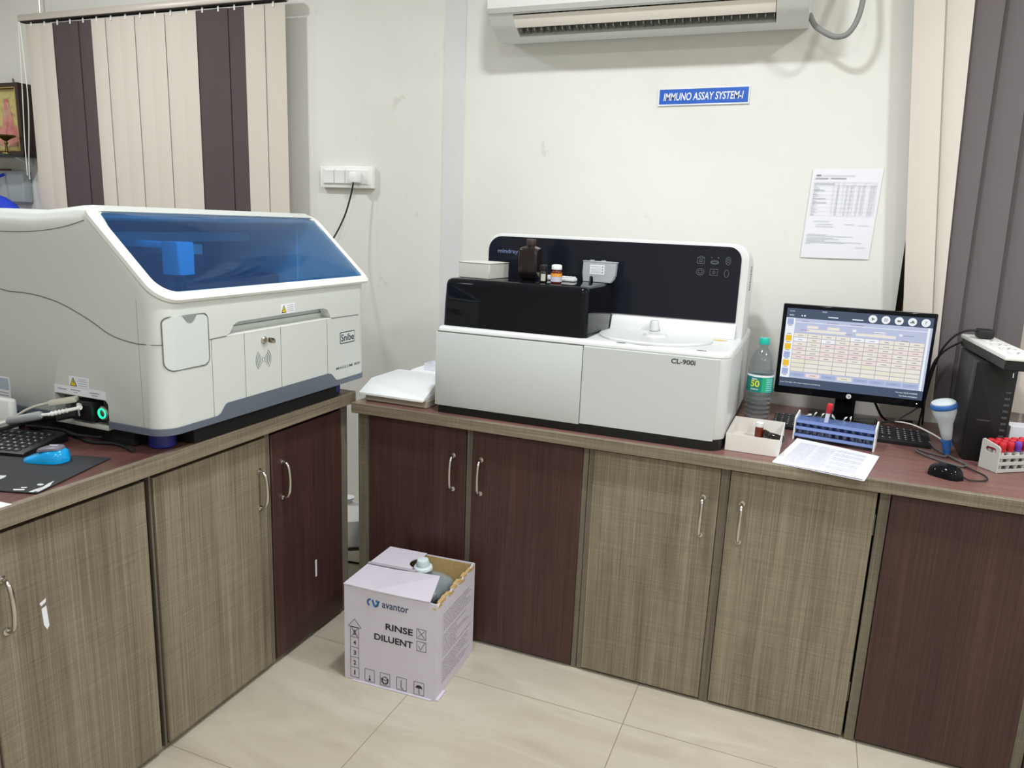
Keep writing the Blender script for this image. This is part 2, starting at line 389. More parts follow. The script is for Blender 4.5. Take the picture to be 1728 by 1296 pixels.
c2 = run_left('base_cabinet', 'base cabinet with one taupe and one mahogany door beside the white carton', 1.268, 2.105,
         [(1.278, 1.681, M_taupe, 1.650, False), (1.706, 2.062, M_mahog, 1.752, False)], [(1.269, 1.2745), (1.683, 1.704), (2.066, 2.104)], GL)
c3 = run_left('base_cabinet', 'base cabinet with taupe doors at the near end of the side worktop', -.40, .44,
         [(-.38, .0, M_taupe, -.03, False), (.03, .42, M_taupe, .06, False)], [(.001, .029)], GL)
# torn label scraps left on the doors
mk = MB(); mk.poly([(FXL+.0006, .972, .560), (FXL+.0006, .983, .563), (FXL+.0006, .986, .515), (FXL+.0006, .980, .508), (FXL+.0006, .974, .522)])
mk.poly([(FXL+.0006, .969, .574), (FXL+.0006, .984, .580), (FXL+.0006, .983, .571), (FXL+.0006, .972, .566)])
part('label_scrap', mk, M_paper, c1, flat=True)
part('label_scrap', MB().box(FXL, FXL+.0008, 1.906, 1.914, .212, .272), M_paper, c2, flat=True)
wl = thing('worktop', 'mahogany worktop with taupe edge under the large grey analyzer', 'worktop', (-1.8, .9, .775))
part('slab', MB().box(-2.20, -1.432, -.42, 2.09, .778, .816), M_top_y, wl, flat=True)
part('edge_band', MB().box(-1.432, -1.413, -.42, 2.11, .776, .8165, r=.0015, seg=1), M_taupe_y, wl, label='taupe woodgrain front edge')
part('edge_band', MB().box(-2.20, -1.4325, 2.09, 2.11, .776, .8165, r=.0015, seg=1), M_taupe_x, wl)
# white bags and dark leads on the floor behind the gap between the runs
g = thing('polythene_bag', 'pale crumpled bag glimpsed in the gap between the cabinets', 'bag', (-1.80, 2.62, 0))
b = MB(); rr = []
for z, s_ in ((0, .9), (.02, 1.0), (.07, .96), (.12, .8), (.15, .45), (.162, .1)):
    rr.append([(-1.80+.16*s_*cos(2*pi*k/18)*(1+.08*sin(5*k+z*90)), 2.62+.13*s_*sin(2*pi*k/18)*(1+.08*cos(7*k+z*70)), z) for k in range(18)])
b.loft(rr); part('bag_body', b, mat('white_polythene', (214, 212, 208), 0.5), g)
part('bag_knot', MB().lathe([(.012, 0), (.022, .02), (.03, .035)], (-1.80, 2.62, .155), 10), M_white, g)
tagit(part('power_lead', MB().tube([(-2.3, 2.35, .004), (-1.95, 2.44, .006), (-1.62, 2.30, .004), (-1.5, 2.2, .004)], .004, 8).tube([(-2.3, 2.40, .004), (-1.9, 2.38, .006), (-1.58, 2.42, .004)], .004, 8), M_rub, base=(-1.8, 2.4, 0)),
      'black leads on the floor in the gap between the cabinets', 'cable')

# ================================================================ LARGE GREY ANALYZER (left)
def FX(x, y, z): return Matrix(((0, 0, 1, x), (1, 0, 0, y), (0, 1, 0, z), (0, 0, 0, 1)))
def warn_label(par, X, w, h, name='warning_label'):
    m = MB(); m.box(0, w, 0, h, 0, .0006, m=0)
    m.prism([(w*.04, h*.1), (w*.40, h*.1), (w*.22, h*.9)], 'z', .0006, .0009, m=1)
    m.prism([(w*.09, h*.17), (w*.35, h*.17), (w*.22, h*.76)], 'z', .0009, .0012, m=2)
    m.prism([(w*.23, h*.62), (w*.19, h*.42), (w*.225, h*.42), (w*.20, h*.24), (w*.26, h*.46), (w*.225, h*.46), (w*.25, h*.6)], 'z', .0012, .0014, m=1)
    for k in range(4): m.box(w*.47, w*(.95-.06*(k % 2)), h*(.2+.19*k), h*(.24+.19*k), .0006, .0009, m=3)
    m.bm.transform(X); return part(name, m, [M_paper, M_ink, M_yel, M_inkl], par, flat=True)
A = thing('immunoassay_analyzer', 'large grey benchtop analyzer with blue see-through cover on blue feet', 'analyzer', (-1.78, 1.72, .816))
AY0, AY1, AXF, AXB, AR = 1.285, 2.160, -1.400, -2.16, .05
def ring(xf, z, ins=0.0, r=AR, rb=.03, grow=0.0):
    return [(x, y, z) for x, y in rrect(AXB+ins-grow, xf+grow, AY0+ins-grow, AY1-ins+grow, (rb, r+grow, r+grow, rb), 8)]
sl = lambda z: -1.400-(z-1.195)*1.10
rings = [ring(-1.408, .866, .004), ring(-1.400, .872), ring(-1.400, 1.06), ring(-1.400, 1.18), ring(-1.403, 1.195, 0, .046), ring(sl(1.215)-.002, 1.215, 0, .036), ring(sl(1.26), 1.26, 0, .028),
         ring(sl(1.30), 1.30, 0, .024), ring(sl(1.335), 1.335, 0, .022), ring(sl(1.356), 1.356, .005, .022), ring(sl(1.372), 1.372, .016, .022), ring(sl(1.384), 1.384, .038, .022)]
b = MB().loft(rings)
# split the top so that it can dip behind the cover
bmesh.ops.bisect_plane(b.bm, geom=b.bm.verts[:]+b.bm.edges[:]+b.bm.faces[:], plane_co=(-1.66, 0, 0), plane_no=(1, 0, 0))
bmesh.ops.bisect_plane(b.bm, geom=b.bm.verts[:]+b.bm.edges[:]+b.bm.faces[:], plane_co=(-1.73, 0, 0), plane_no=(1, 0, 0))
bmesh.ops.bisect_plane(b.bm, geom=b.bm.verts[:]+b.bm.edges[:]+b.bm.faces[:], plane_co=(-1.80, 0, 0), plane_no=(1, 0, 0))
for v in b.bm.verts:
    if v.co.z > 1.336:
        t = min(max((v.co.x+1.82)/.20, 0), 1); v.co.z += .018*t*t*(3-2*t)*min((v.co.z-1.336)/.045, 1)
body = part('housing', b, M_offw, A)
d_ = Vector((-.740, 0, .673)); n_ = Vector((.673, 0, .740)); A0 = Vector((-1.400, 0, 1.195))
def SP(y, s, n=0.0): return A0 + d_*s + n_*n + Vector((0, y, 0))
p1, p2 = SP(0, .014), SP(0, .276)
cav = [(p1.x+.05*n_.x, p1.z+.05*n_.z), (p2.x+.05*n_.x, p2.z+.05*n_.z), (p2.x, p2.z), (-1.66, 1.366), (-2.02, 1.366), (-2.02, 1.10), (-1.43, 1.10), (-1.43, 1.205), (p1.x, p1.z)]
cut(body, [MB().prism(cav, 'y', AY0+.028, AY1-.028),
           MB().prism([(1.500, 1.0835), (1.512, 1.090), (1.528, 1.110), (1.545, 1.1165), (1.915, 1.1185), (1.935, 1.112), (1.955, 1.0835)], 'x', AXF-.032, AXF+.03),
           MB().prism([(-1.770, .868), (-1.582, .866), (-1.582, .922), (-1.590, .931), (-1.768, .931)], 'y', AY0-.05, AY0+.03)])
# rim round the cover
oo = rrect(AY0-.002, AY1+.002, -.012, .299, (.060, .022, .045, .030), 7); ii = rrect(AY0+.024, AY1-.020, .012, .277, (.050, .012, .030, .022), 7)
mid = [((a[0]*.5+c[0]*.5), (a[1]*.5+c[1]*.5)) for a, c in zip(oo, ii)]
L_ = [[SP(p[0], p[1], n) for p in q] for q, n in ((oo, -.006), (oo, .004), (mid, .010), (ii, .006), (ii, -.012), (oo, -.006))]
part('cover_rim', MB().loft(L_, cap=False), M_rim, A)
g_ = MB(); cy = sum(p[0] for p in ii)/len(ii); cs = sum(p[1] for p in ii)/len(ii); RR = []
for t, hh in ((1.0, .004), (.94, .012), (.8, .020), (.6, .027), (.35, .031), (.1, .032), (.002, .032)): RR.append([SP(cy+(p[0]-cy)*t, cs+(p[1]-cs)*t, hh) for p in ii])
for t, hh in ((.002, .030), (.1, .030), (.35, .029), (.6, .025), (.8, .018), (.94, .010), (1.0, .001)): RR.append([SP(cy+(p[0]-cy)*t, cs+(p[1]-cs)*t, hh) for p in ii])
part('cover', g_.loft(RR+RR[:1], cap=False), M_blueg, A, label='glossy see-through blue cover')
# inside
M_in = mat('inner_grey', (206, 210, 214), 0.6); M_ind = mat('inner_dark', (30, 32, 40), 0.6)
part('side_liner', MB().box(-2.0, -1.66, AY1-.036, AY1-.029, 1.10, 1.355), M_in, A, flat=True)
part('reaction_deck', MB().box(-2.0, -1.435, AY0+.03, AY1-.03, 1.101, 1.125, m=0).box(-1.66, -1.50, 1.62, 2.05, 1.125, 1.150, m=0, r=.004).box(-1.92, -1.70, 1.60, 2.08, 1.125, 1.20, m=1, r=.004), [M_in, M_ind], A)
part('rear_screen', MB().box(-2.018, -2.0, AY0+.03, AY1-.03, 1.10, 1.36).box(-1.99, -1.64, AY0+.029, AY0+.036, 1.10, 1.355), M_ind, A, flat=True)
part('gantry_rail', MB().box(-1.90, -1.86, AY0+.04, AY1-.035, 1.30, 1.33, r=.003).box(-1.90, -1.72, 1.70, 1.76, 1.27, 1.30, r=.003), M_in, A)
arm = part('pipettor', MB().prism(rrect(-1.565, -1.505, 1.458, 1.512, .006), 'z', 1.235, 1.318, r=.003).box(-1.85, -1.53, 1.470, 1.500, 1.300, 1.316, r=.003), mat('pipettor_cyan', (120, 210, 250), 0.35), A)
part('probe_tip', MB().lathe([(.003, -.07), (.012, -.06), (.014, 0)], (-1.53, 1.485, 1.235), 12), M_ind, arm)
# base skirt with its raised part on the front
bz = MB(); bz.loft([ring(-1.400, .862, 0, AR, .03, .0008), ring(-1.400, .862, 0, AR, .03, .0025), ring(-1.400, .8785, 0, AR, .03, .0025), ring(-1.400, .8795, 0, AR, .03, .0008)], cap=False)
bz.prism([(1.455, .8785), (1.468, .884), (1.484, .902), (1.492, .9065), (1.935, .909), (1.950, .905), (1.972, .884), (1.985, .8785)], 'x', AXF-.004, AXF+.0028)
part('base_skirt', bz, M_bez, A)
cut(bpy.data.objects['base_skirt'], [MB().box(-1.775, -1.582, AY0-.03, AY0+.02, .85, .90)])
def sxf(y, off=.0005):
    q = AY0+AR-y
    return AXF+off if q <= 0 else AXF-AR+sqrt(max((AR+off)**2-q*q, 0))
def fpts(pp): return [(sxf(y), y, z) for y, z in pp]
R_ = .0011
def seam(*a, **k): part('panel_gap', MB().tube(*a, **k), M_seam, A)
seam(fpts([(1.441, 1.082), (1.50, 1.0835)]), R_, 6, sm=False); seam(fpts([(1.955, 1.0835), (2.105, 1.0805)]), R_, 6, sm=False)
for y, z0, z1 in ((1.4455, .868, 1.081), (1.564, .864, 1.083), (1.712, .864, 1.083), (1.932, .864, 1.083)): seam([(sxf(y, .0002), y, z) for z in (z0, z1)], .0006, 5, sm=False)
seam([(-1.466, AY0+.00005, .88), (-1.466, AY0+.00005, 1.19)], .00045, 5, sm=False)
arc = [(-2.10, 1.19), (-1.99, 1.186), (-1.936, 1.183), (-1.90, 1.179), (-1.85, 1.179), (-1.79, 1.175), (-1.722, 1.163), (-1.66, 1.143), (-1.61, 1.123), (-1.568, 1.103), (-1.53, 1.092), (-1.48, 1.0855), (-1.45, 1.085)]
seam([(x, AY0-.0004, z) for x, z in arc], .0012, 6)
seam([(sxf(y) if y > AY0+.003 else x, y, 1.085) for x, y in ((-1.45, AY0-.0004), (-1.43, 1.291), (0, 1.2985), (0, 1.305))], .0011, 6, sm=False)
seam([(-2.12, AY0-.0004, 1.330), (-1.95, AY0-.0004, 1.329), (-1.85, AY0-.0004, 1.330), (-1.751, AY0-.0004, 1.338), (-1.68, AY0+.001, 1.350), (-1.62, AY0+.004, 1.366)], .0008, 6)
part('under_shade_block', MB().box(-2.05, -1.525, 1.305, 2.10, .8185, .8655).box(-1.525, -1.4185, 1.392, 2.003, .8185, .8655), mat('shade_black', (14, 14, 15), .8), A, flat=True)  # added black blocks: they stop light and stand in for shade below the body
# sample flap
fy0, fy1, fz0, fz1 = 1.303, 1.437, 1.020, 1.150
o_ = rrect(fy0, fy1, fz0, fz1, (.022, .018, .016, .014), 5)
fl = MB()
def patch(mb, y0, y1, z0, z1, r, off, m=0, n=14):
    rows = []
    for j in range(n+1):
        z = z0+(z1-z0)*j/n; dz = min(z-z0, z1-z); ins = r-sqrt(max(r*r-(r-min(dz, r))**2, 0))
        rows.append([(sxf(y0+ins+(y1-y0-2*ins)*i/n, off), y0+ins+(y1-y0-2*ins)*i/n, z) for i in range(n+1)])
    back = [[(x-.004, y, z) for x, y, z in r_] for r_ in rows]
    st = mb._st(); V = [[mb.bm.verts.new(p) for p in r_] for r_ in rows]; B = [[mb.bm.verts.new(p) for p in r_] for r_ in back]
    for G in (V, B):
        for j in range(n):
            for i in range(n): mb.bm.faces.new([G[j][i], G[j][i+1], G[j+1][i+1], G[j+1][i]])
    bd = [(0, i) for i in range(n+1)]+[(j, n) for j in range(1, n+1)]+[(n, i) for i in range(n-1, -1, -1)]+[(j, 0) for j in range(n-1, 0, -1)]
    for a, c in zip(bd, bd[1:]+bd[:1]): mb.bm.faces.new([V[a[0]][a[1]], V[c[0]][c[1]], B[c[0]][c[1]], B[a[0]][a[1]]])
    return mb._end(st, m)
patch(fl, fy0, fy1, fz0, fz1, .018, .0012); fo = part('sample_flap', fl, M_offw2, A, label='small rounded flap door')
part('flap_gap', MB().tube([(sxf(p[0], .0010), p[0], p[1]) for p in o_+o_[:1]], .0015, 6, sm=False), M_seam, fo)
nt_ = MB().prism([(1.355, 1.1505), (1.401, 1.1505), (1.396, 1.144), (1.388, 1.134), (1.380, 1.1315), (1.370, 1.134), (1.361, 1.144)], 'x', sxf(1.38)-.001, sxf(1.38)+.0022)
part('finger_notch', nt_, mat('notch_grey', (138, 142, 138), 0.6), fo)
# recess lip
part('slot_lip', MB().box(AXF-.030, AXF+.0005, 1.502, 1.953, 1.0825, 1.0845), M_rim, A, flat=True)
# lock, key, contactless mark, name plate
k = part('lock', MB().lathe([(.0105, 0), (.0105, .004), (.008, .007), (.0035, .0072)], X=FX(AXF, 1.640, 1.055), n=20), M_chrome, A)
part('key', MB().box(-.001, .001, -.003, .003, .006, .016, X=FX(AXF, 1.640, 1.055)).prism(rrect(-.0155, .0155, -.0075, .0075, .0074), 'z', -.001, .001, X=FX(AXF+.018, 1.652, 1.054) @ Matrix.Rotation(radians(80), 4, 'Y')), M_chrome, k)
rf = MB()
for r_ in (.006, .0125, .019, .0255, .032):
    for s_ in (0, pi):
        rf.tube([(AXF+.0004, 1.637+r_*cos(s_+a)*.95, 1.0005+r_*sin(s_+a)*1.0) for a in [(-.85+1.7*i/8)*(1 if r_ > .007 else 1.4) for i in range(9)]], .0009, 5, sm=False)
part('contactless_mark', rf, mat('mark_grey', (120, 124, 126), 0.6), A)
lg = MB(); X0 = FX(AXF, 2.000, .994)
lg.merge((lambda q: q)(MB().prism(rrect(0, .083, 0, .038, .005), 'z', 0, .0008).bm), 1); lg.merge(MB().prism(rrect(.0025, .0805, .003, .0352, .004), 'z', .0008, .0012).bm, 0)
addtext(lg, 'Snibe', .072, .0235, Matrix.Translation((.0055, .0075, .0012)), 1, bold=.014)
lg.bm.transform(X0); part('maker_badge', lg, [M_offw2, M_ink], A, flat=True)
part('model_lettering', MB().merge(textbm('MAGLUMI 800', .135, .0085, FX(AXF+.0002, 1.978, .9125), bold=.004)), mat('grey_lettering', (96, 98, 108), .6), A, flat=True)
warn_label(A, FX(AXF+.0002, 1.715, 1.1195), .062, .028)
warn_label(A, FR(-1.712, AY0-.0002, .953), .070, .028)
# connector bay
bl = MB(); bl.box(0, .178, 0, .021, 0, .0006, m=0)
for x0, x1, y0, y1 in ((.012, .042, .010, .0125), (.058, .092, .0115, .014), (.068, .082, .006, .008), (.125, .158, .011, .0135), (.130, .152, .005, .007)): bl.box(x0, x1, y0, y1, .0006, .0009, m=1)
bl.bm.transform(FR(-1.766, AY0-.0002, .9325)); part('port_label', bl, [M_paper, M_inkl], A, flat=True)
part('bay_lining', MB().box(-1.768, -1.584, AY0+.026, AY0+.0295, .868, .930), mat('steel_grey', (120, 122, 116), .4, metal=.4), A, flat=True)
part('bay_bracket', MB().box(-1.766, -1.583, AY0-.0045, AY0+.027, .855, .866, r=.0015).box(-1.766, -1.700, AY0-.0045, AY0-.002, .866, .880), mat('bright_bracket', (206, 206, 196), .35, metal=.3), A)
part('power_inlet', MB().box(-1.70, -1.628, AY0-.012, AY0+.026, .872, .922, r=.003).box(-1.672, -1.668, AY0-.0135, AY0-.012, .884, .908, m=1), [M_black, M_paper], A)
ps = part('power_switch', MB().lathe([(.018, 0), (.018, .012), (.014, .014)], n=24, X=FR(-1.603, AY0+.012, .897)), M_chrome, A)
part('switch_ring', MB().loft([[(-1.603+r_*cos(a), AY0+y_, .897+r_*sin(a)) for a in [2*pi*i/24 for i in range(24)]] for r_, y_ in ((.0135, -.0022), (.0135, -.0035), (.0100, -.0035), (.0100, -.0022), (.0135, -.0022))], cap=False),
     mat('green_glow', (20, 200, 130), .4, emis=(30, 235, 150), estr=2.2), ps)
sp_ = MB(); sp_.box(-2.02, -1.936, AY0-.0008, AY0-.0002, .868, .950, m=0)
sp_.box(-2.02, -1.940, AY0-.0011, AY0-.0008, .915, .946, m=1)
for k in range(5): sp_.box(-2.015, -1.944, AY0-.0012, AY0-.0008, .874+.008*k, .876+.008*k, m=2)
part('rating_plate', sp_, [M_paper, mat('pale_blue_print', (172, 184, 198), .6), M_inkl], A, flat=True)
for x, y in ((-1.475, 1.345), (-1.475, 2.05), (-2.09, 1.345), (-2.09, 2.05)):
    f = MB(); n = 32; f.loft([[(x+(r_+(.0012 if i % 2 else 0))*cos(2*pi*i/n), y+(r_+(.0012 if i % 2 else 0))*sin(2*pi*i/n), z) for i in range(n)] for r_, z in ((.028, .8168), (.031, .820), (.031, .853), (.025, .8665))])
    part('foot', f, M_bluef, A, label='ribbed blue foot')

# ================================================================ WHITE ANALYZER WITH BLACK PANEL (right)
B = thing('immunoassay_analyzer', 'white benchtop analyzer with black glass upstand and black reagent lid', 'analyzer', (-.665, 2.50, .785))
BX0, BX1, BY0, BY1 = -1.136, -.197, 2.166, 2.835
def br(z, ins=0.0, ro=.05): return [(x, y, z) for x, y in rrect(BX0+ins, BX1-ins, BY0+ins, BY1-ins, (.014, ro, .02, .02), 8)]
part('base', MB().loft([br(.7682, .003, .048), br(.8005, .003, .048)]), M_black, B)
part('lower_housing', MB().loft([br(.799, .006), br(.802, .001), br(.806), br(1.040), br(1.041, .0015), br(1.044, .0015), br(1.045, 0), br(1.053, .001), br(1.058, .005), br(1.060, .012)]), M_clb, B)
part('front_door', MB().box(BX0-.001, -.6335, BY0-.0045, BY0+.003, .7945, 1.0405, r=.002), M_clf, B, label='flat door on the left of the front')
part('front_panel', MB().prism([(-.631, BY0-.003), (-.245, BY0-.003), (-.226, BY0-.0005), (-.226, BY0+.003), (-.631, BY0+.003)], 'z', .7985, 1.0395), M_clf, B)
part('door_gap', MB().box(-.6336, -.6308, BY0-.0008, BY0+.001, .796, 1.041).box(BX0+.004, -.6308, BY0-.0012, BY0+.002, 1.0402, 1.0448), M_seam, B, flat=True)
def hr(y, ins, top=0.0, bx=0.0): return [(x, y, z) for x, z in rrect(-1.110+ins, -.201-ins, 1.045, 1.362-ins-top, (.001, .001, .055, .055), 10)]
part('upstand', MB().loft([hr(2.497, .006), hr(2.4995, .0015), hr(2.504, 0), hr(2.62, 0, .004), hr(2.70, .002, .020), hr(2.775, .006, .055), hr(2.835, .02, .12)]), M_clb, B)
pg = part('glass_panel', MB().prism(rrect(-1.103, -.2255, 1.111, 1.3515, (.002, .002, .042, .050), 9), 'y', 2.4935, 2.4985), M_panelg, B, label='black glass control panel')
ic = MB(); yy = 2.4931
def icon(cx, cz, kind, w=.011):
    def sq(s=1.0, oz=0): ic.tube([(cx+a*w*s, yy, cz+oz+b_*w*s*.8) for a, b_ in ((-1, -1), (1, -1), (1, 1), (-1, 1), (-1, -1))], .0006, 4, sm=False)
    def el(a, b_, oz=0): ic.tube([(cx+a*cos(t), yy, cz+oz+b_*sin(t)) for t in [2*pi*i/16 for i in range(17)]], .0006, 4, sm=False)
    if kind == 'box': sq(); sq(.4); ic.tube([(cx-w, yy, cz+w*.8), (cx, yy, cz+w*1.4), (cx+w, yy, cz+w*.8)], .0006, 4, sm=False)
    if kind == 'disc': el(w*1.1, w*.42, -.002); el(w*1.1, w*.42, -.005); ic.box(cx-w*1.1, cx-w*.8, yy-.0004, yy+.0004, cz+w, cz+w*1.15); ic.box(cx+w*.8, cx+w*1.1, yy-.0004, yy+.0004, cz+w*.9, cz+w*1.15)
    if kind == 'ring': el(w*1.1, w*.95); el(w*.6, w*.5)
    if kind == 'tank': sq(1.1); el(w*.35, w*.35)
    if kind == 'tube': el(w*.7, w*1.15); el(w*.3, w*.6)
    if kind == 'drop': el(w*.65, w*1.05)
for cx, cz, kd in ((-.352, 1.304, 'box'), (-.308, 1.304, 'disc'), (-.266, 1.307, 'tube'), (-.351, 1.268, 'ring'), (-.308, 1.269, 'tank'), (-.268, 1.267, 'drop')): icon(cx, cz, kd)
part('touch_icon', ic, mat('icon_grey', (120, 124, 136), .5), pg, flat=True, label='faint grey touch icons')
part('maker_lettering', MB().merge(textbm('mindray', .078, .019, FR(-1.067, 2.4932, 1.289), bold=.012)), mat('blue_grey_lettering', (116, 126, 166), .4), pg, flat=True)
part('model_lettering', MB().merge(textbm('CL-900i', .070, .0145, FR(-.364, BY0-.0033, 1.0175), bold=.018)), mat('dark_lettering', (62, 64, 66), .5), B, flat=True)
# black lid
ld = MB(); 
def lr(z, ix, iy, r=.02): return [(x, y, z) for x, y in rrect(-1.130+ix, -.634-ix, 2.190+iy, 2.4925, (r, r, .002, .002), 7)]
ld.loft([lr(1.0605, 0, 0), lr(1.13, .001, .003), lr(1.195, .003, .008), lr(1.207, .006, .011), lr(1.2135, .012, .018), lr(1.2155, .022, .028)])
part('reagent_lid', ld, M_blackg, B, label='glossy black lid on the left of the deck')
ds = MB(); ds.lathe([(.178, 0), (.178, .005), (.172, .008), (.160, .008), (.155, .006), (.04, .006), (.036, .012), (.0, .012)][:-1], (-.452, 2.352, 1.0605), 48)
dk = part('sample_disc_cover', ds, M_clb, B)
part('disc_knob', MB().lathe([(.012, 0), (.016, .004), (.0155, .030), (.013, .036)], (-.478, 2.455, 1.0665), 20), M_clb, dk)
part('deck_ledge', MB().prism([(2.4985, 1.058), (2.4985, 1.110), (2.488, 1.100), (2.478, 1.078), (2.470, 1.0605)], 'x', -.632, -.222), M_clb, B)
sl_ = MB()
for cx, cy_ in ((-.520, 2.178), (-.282, 2.178)): sl_.prism(rrect(cx-.014, cx+.014, cy_-.003, cy_+.003, .0028), 'z', 1.0600, 1.0608)
part('deck_slot', sl_, M_seam, B)
part('dried_stain', MB().prism([(-.262+.024*cos(a)*(1+.2*sin(3*a)), 2.425+.018*sin(a), ) for a in [2*pi*i/14 for i in range(14)]], 'z', 1.0603, 1.0607), mat('yellow_stain', (214, 196, 128), .6), B, flat=True)
vt = MB()
for r_ in range(13):
    for c_ in range(5):
        if (r_+c_) % 2 == 0: vt.box(-.2008, -.1996, 2.575+c_*.008, 2.579+c_*.008, 1.212+r_*.0062, 1.215+r_*.0062)
part('vent', vt, M_seam, B, flat=True)

# ================================================================ ON THE WALL
# ---- split air conditioner
ac = thing('air_conditioner', 'white split air conditioner high on the back wall with open louvre', 'air conditioner', (-.654, YB, 2.05))
def acp(op):
    if op: return [(2.849, 2.072), (2.76, 2.052), (2.70, 2.060), (2.725, 2.10), (2.71, 2.15), (2.66, 2.148), (2.640, 2.124), (2.624, 2.118), (2.616, 2.125), (2.612, 2.20), (2.625, 2.31), (2.66, 2.345), (2.849, 2.36)]
    return [(2.849, 2.072), (2.76, 2.052), (2.70, 2.060), (2.66, 2.082), (2.645, 2.095), (2.632, 2.108), (2.626, 2.113), (2.622, 2.117), (2.616, 2.125), (2.612, 2.20), (2.625, 2.31), (2.66, 2.345), (2.849, 2.36)]
M_ac = mat('aircon_white', (214, 216, 212), .35)
h = MB(); h.prism(acp(False), 'x', -1.190, -1.098); h.prism(acp(True), 'x', -1.098, -.213); h.prism(acp(False), 'x', -.213, -.117)
part('casing', h, M_ac, ac)
part('front_panel', MB().prism([(2.6235, 2.122), (2.612, 2.122), (2.600, 2.135), (2.597, 2.20), (2.612, 2.315), (2.6245, 2.316), (2.6115, 2.20)], 'x', -1.186, -.121), M_ac, ac)
part('vane', MB().box(-1.098, -.213, 2.700, 2.712, 2.112, 2.148), M_dark, ac, flat=True)
vn = MB()
for i in range(34): vn.box(-1.085+i*.0262, -1.083+i*.0262, 2.668, 2.708, 2.072+.0, 2.135)
part('louvre_blades', vn, mat('vane_grey', (120, 120, 112), .6), ac, flat=True, label='row of thin vertical blades')
part('flap', MB().prism([(2.634, 2.116), (2.645, 2.098), (2.664, 2.082), (2.6665, 2.0845), (2.648, 2.101), (2.637, 2.118)], 'x', -1.105, -.215), mat('flap_white', (236, 230, 220), .25), ac)
mk = MB()
for z_ in (2.0765, 2.0835): mk.box(-.180, -.150, -.0004, .0004, 0, .0014, X=Matrix.Translation((0, 2.660-(z_-2.0765)*.9, z_+.0045)))
part('panel_mark', mk, M_inkl, ac, flat=True)
tagit(part('drain_hose', MB().tube([(-.1165, 2.74, 2.088), (-.095, 2.73, 2.050), (-.050, 2.725, 2.020), (-.022, 2.723, 2.013), (.004, 2.723, 2.022), (.024, 2.724, 2.056), (.034, 2.73, 2.11), (.036, 2.76, 2.20), (.036, 2.81, 2.40), (.036, 2.836, 2.6)], .0085, 12), mat('grey_hose', (132, 134, 132), .6), base=(0, YB, 2.05)),
      'grey flexible hose looping beside the air conditioner', 'hose')
# ---- blue sign
sg = thing('sign', 'blue wall sign lettered IMMUNO ASSAY SYSTEM-I in white', 'sign', (-.448, YB, 1.863))
SX = FR(-.606, YB-.006, 1.8365) @ Matrix.Rotation(.010, 4, 'Z')
m_ = MB().box(-.0, .319, -.002, .057, -.0055, 0, m=0).box(.0045, .3145, .003, .0535, 0, .0006, m=1); m_.bm.transform(SX)
part('plate', m_, [mat('sign_border', (226, 230, 238), .35), mat('sign_blue', (34, 92, 190), .35)], sg, flat=True)
part('lettering', MB().merge(textbm('IMMUNO ASSAY SYSTEM-I', .276, .0265, SX @ Matrix.Translation((.020, .0145, .0008)) @ Matrix(((1, .10, 0, 0), (0, 1, 0, 0), (0, 0, 1, 0), (0, 0, 0, 1))), bold=.014)), M_white, sg, flat=True)
# ---- results sheet stuck on the wall
sh = thing('paper_sheet', 'printed results table taped to the wall above the monitor', 'paper', (.05, YB, 1.47))
PX = FR(-.052, YB-.002, 1.3205)
W_, H_ = .2185, .300
m_ = MB(); N = 10
def wob(u, v): return .0012+.003*sin(pi*u)*(1-v)*.5+.004*max(0, v-.85)*u
vs = [[(u/N*W_-.009*(1-v/N)+.004*0, v/N*H_+.004*u/N, wob(u/N, v/N)) for u in range(N+1)] for v in range(N+1)]
st = m_._st(); V = [[m_.bm.verts.new(p) for p in r] for r in vs]; V2 = [[m_.bm.verts.new((p[0], p[1], p[2]-.0004)) for p in r] for r in vs]
for j in range(N):
    for i in range(N):
        m_.bm.faces.new([V[j][i], V[j][i+1], V[j+1][i+1], V[j+1][i]]); m_.bm.faces.new([V2[j][i], V2[j+1][i], V2[j+1][i+1], V2[j][i+1]])
m_.bm.transform(PX); part('sheet', m_, M_paper, sh)
ln = MB(); q = .0046
def bar(u0, u1, v, t=.0010, m=0): ln.box(u0*W_-.009*(1-v), u1*W_-.009*(1-v), v*H_+.004*u0, v*H_+.004*u0+t, q, q+.0003, m=m)
bar(.06, .13, .925, .003, 0); bar(.15, .62, .927, .001, 1); bar(.05, .24, .893, .002, 0); bar(.27, .50, .893, .002, 0)
bar(.04, .95, .855, .0006, 1); bar(.04, .34, .835, .0012, 0); bar(.04, .95, .825, .0006, 1)
for k in range(22):
    v = .81-.0152*k; bar(.05, .08+.03*((k*7) % 5)/2+(.12 if k in (3, 9, 12) else 0), v, .0010, 0 if k in (3, 6, 9, 12, 21) else 1)
    if k % 3 == 0: bar(.04, .93, v-.004, .0003, 1)
    for u in (.39, .52, .58, .69, .75, .86, .90): bar(u, u+.030, v, .0009, 1)
for u in (.35, .42, .49, .64, .80, .955):
    ln.box(u*W_-.005, u*W_-.0044, .50*H_, .86*H_, q, q+.0003, m=1)
for u0, u1, v in ((.12, .35, .42), (.16, .40, .385), (.15, .42, .36), (.58, .72, .385), (.78, .92, .375), (.05, .35, .27), (.05, .72, .255), (.05, .45, .235), (.05, .52, .22), (.05, .32, .205), (.05, .86, .19), (.05, .62, .18), (.04, .12, .165), (.78, .92, .13)):
    bar(u0, u1, v, .0009, 1)
ln.bm.transform(PX); part('print', ln, [mat('dim_ink', (110, 112, 128), .7), mat('pale_ink', (172, 174, 190), .7)], sh, flat=True)
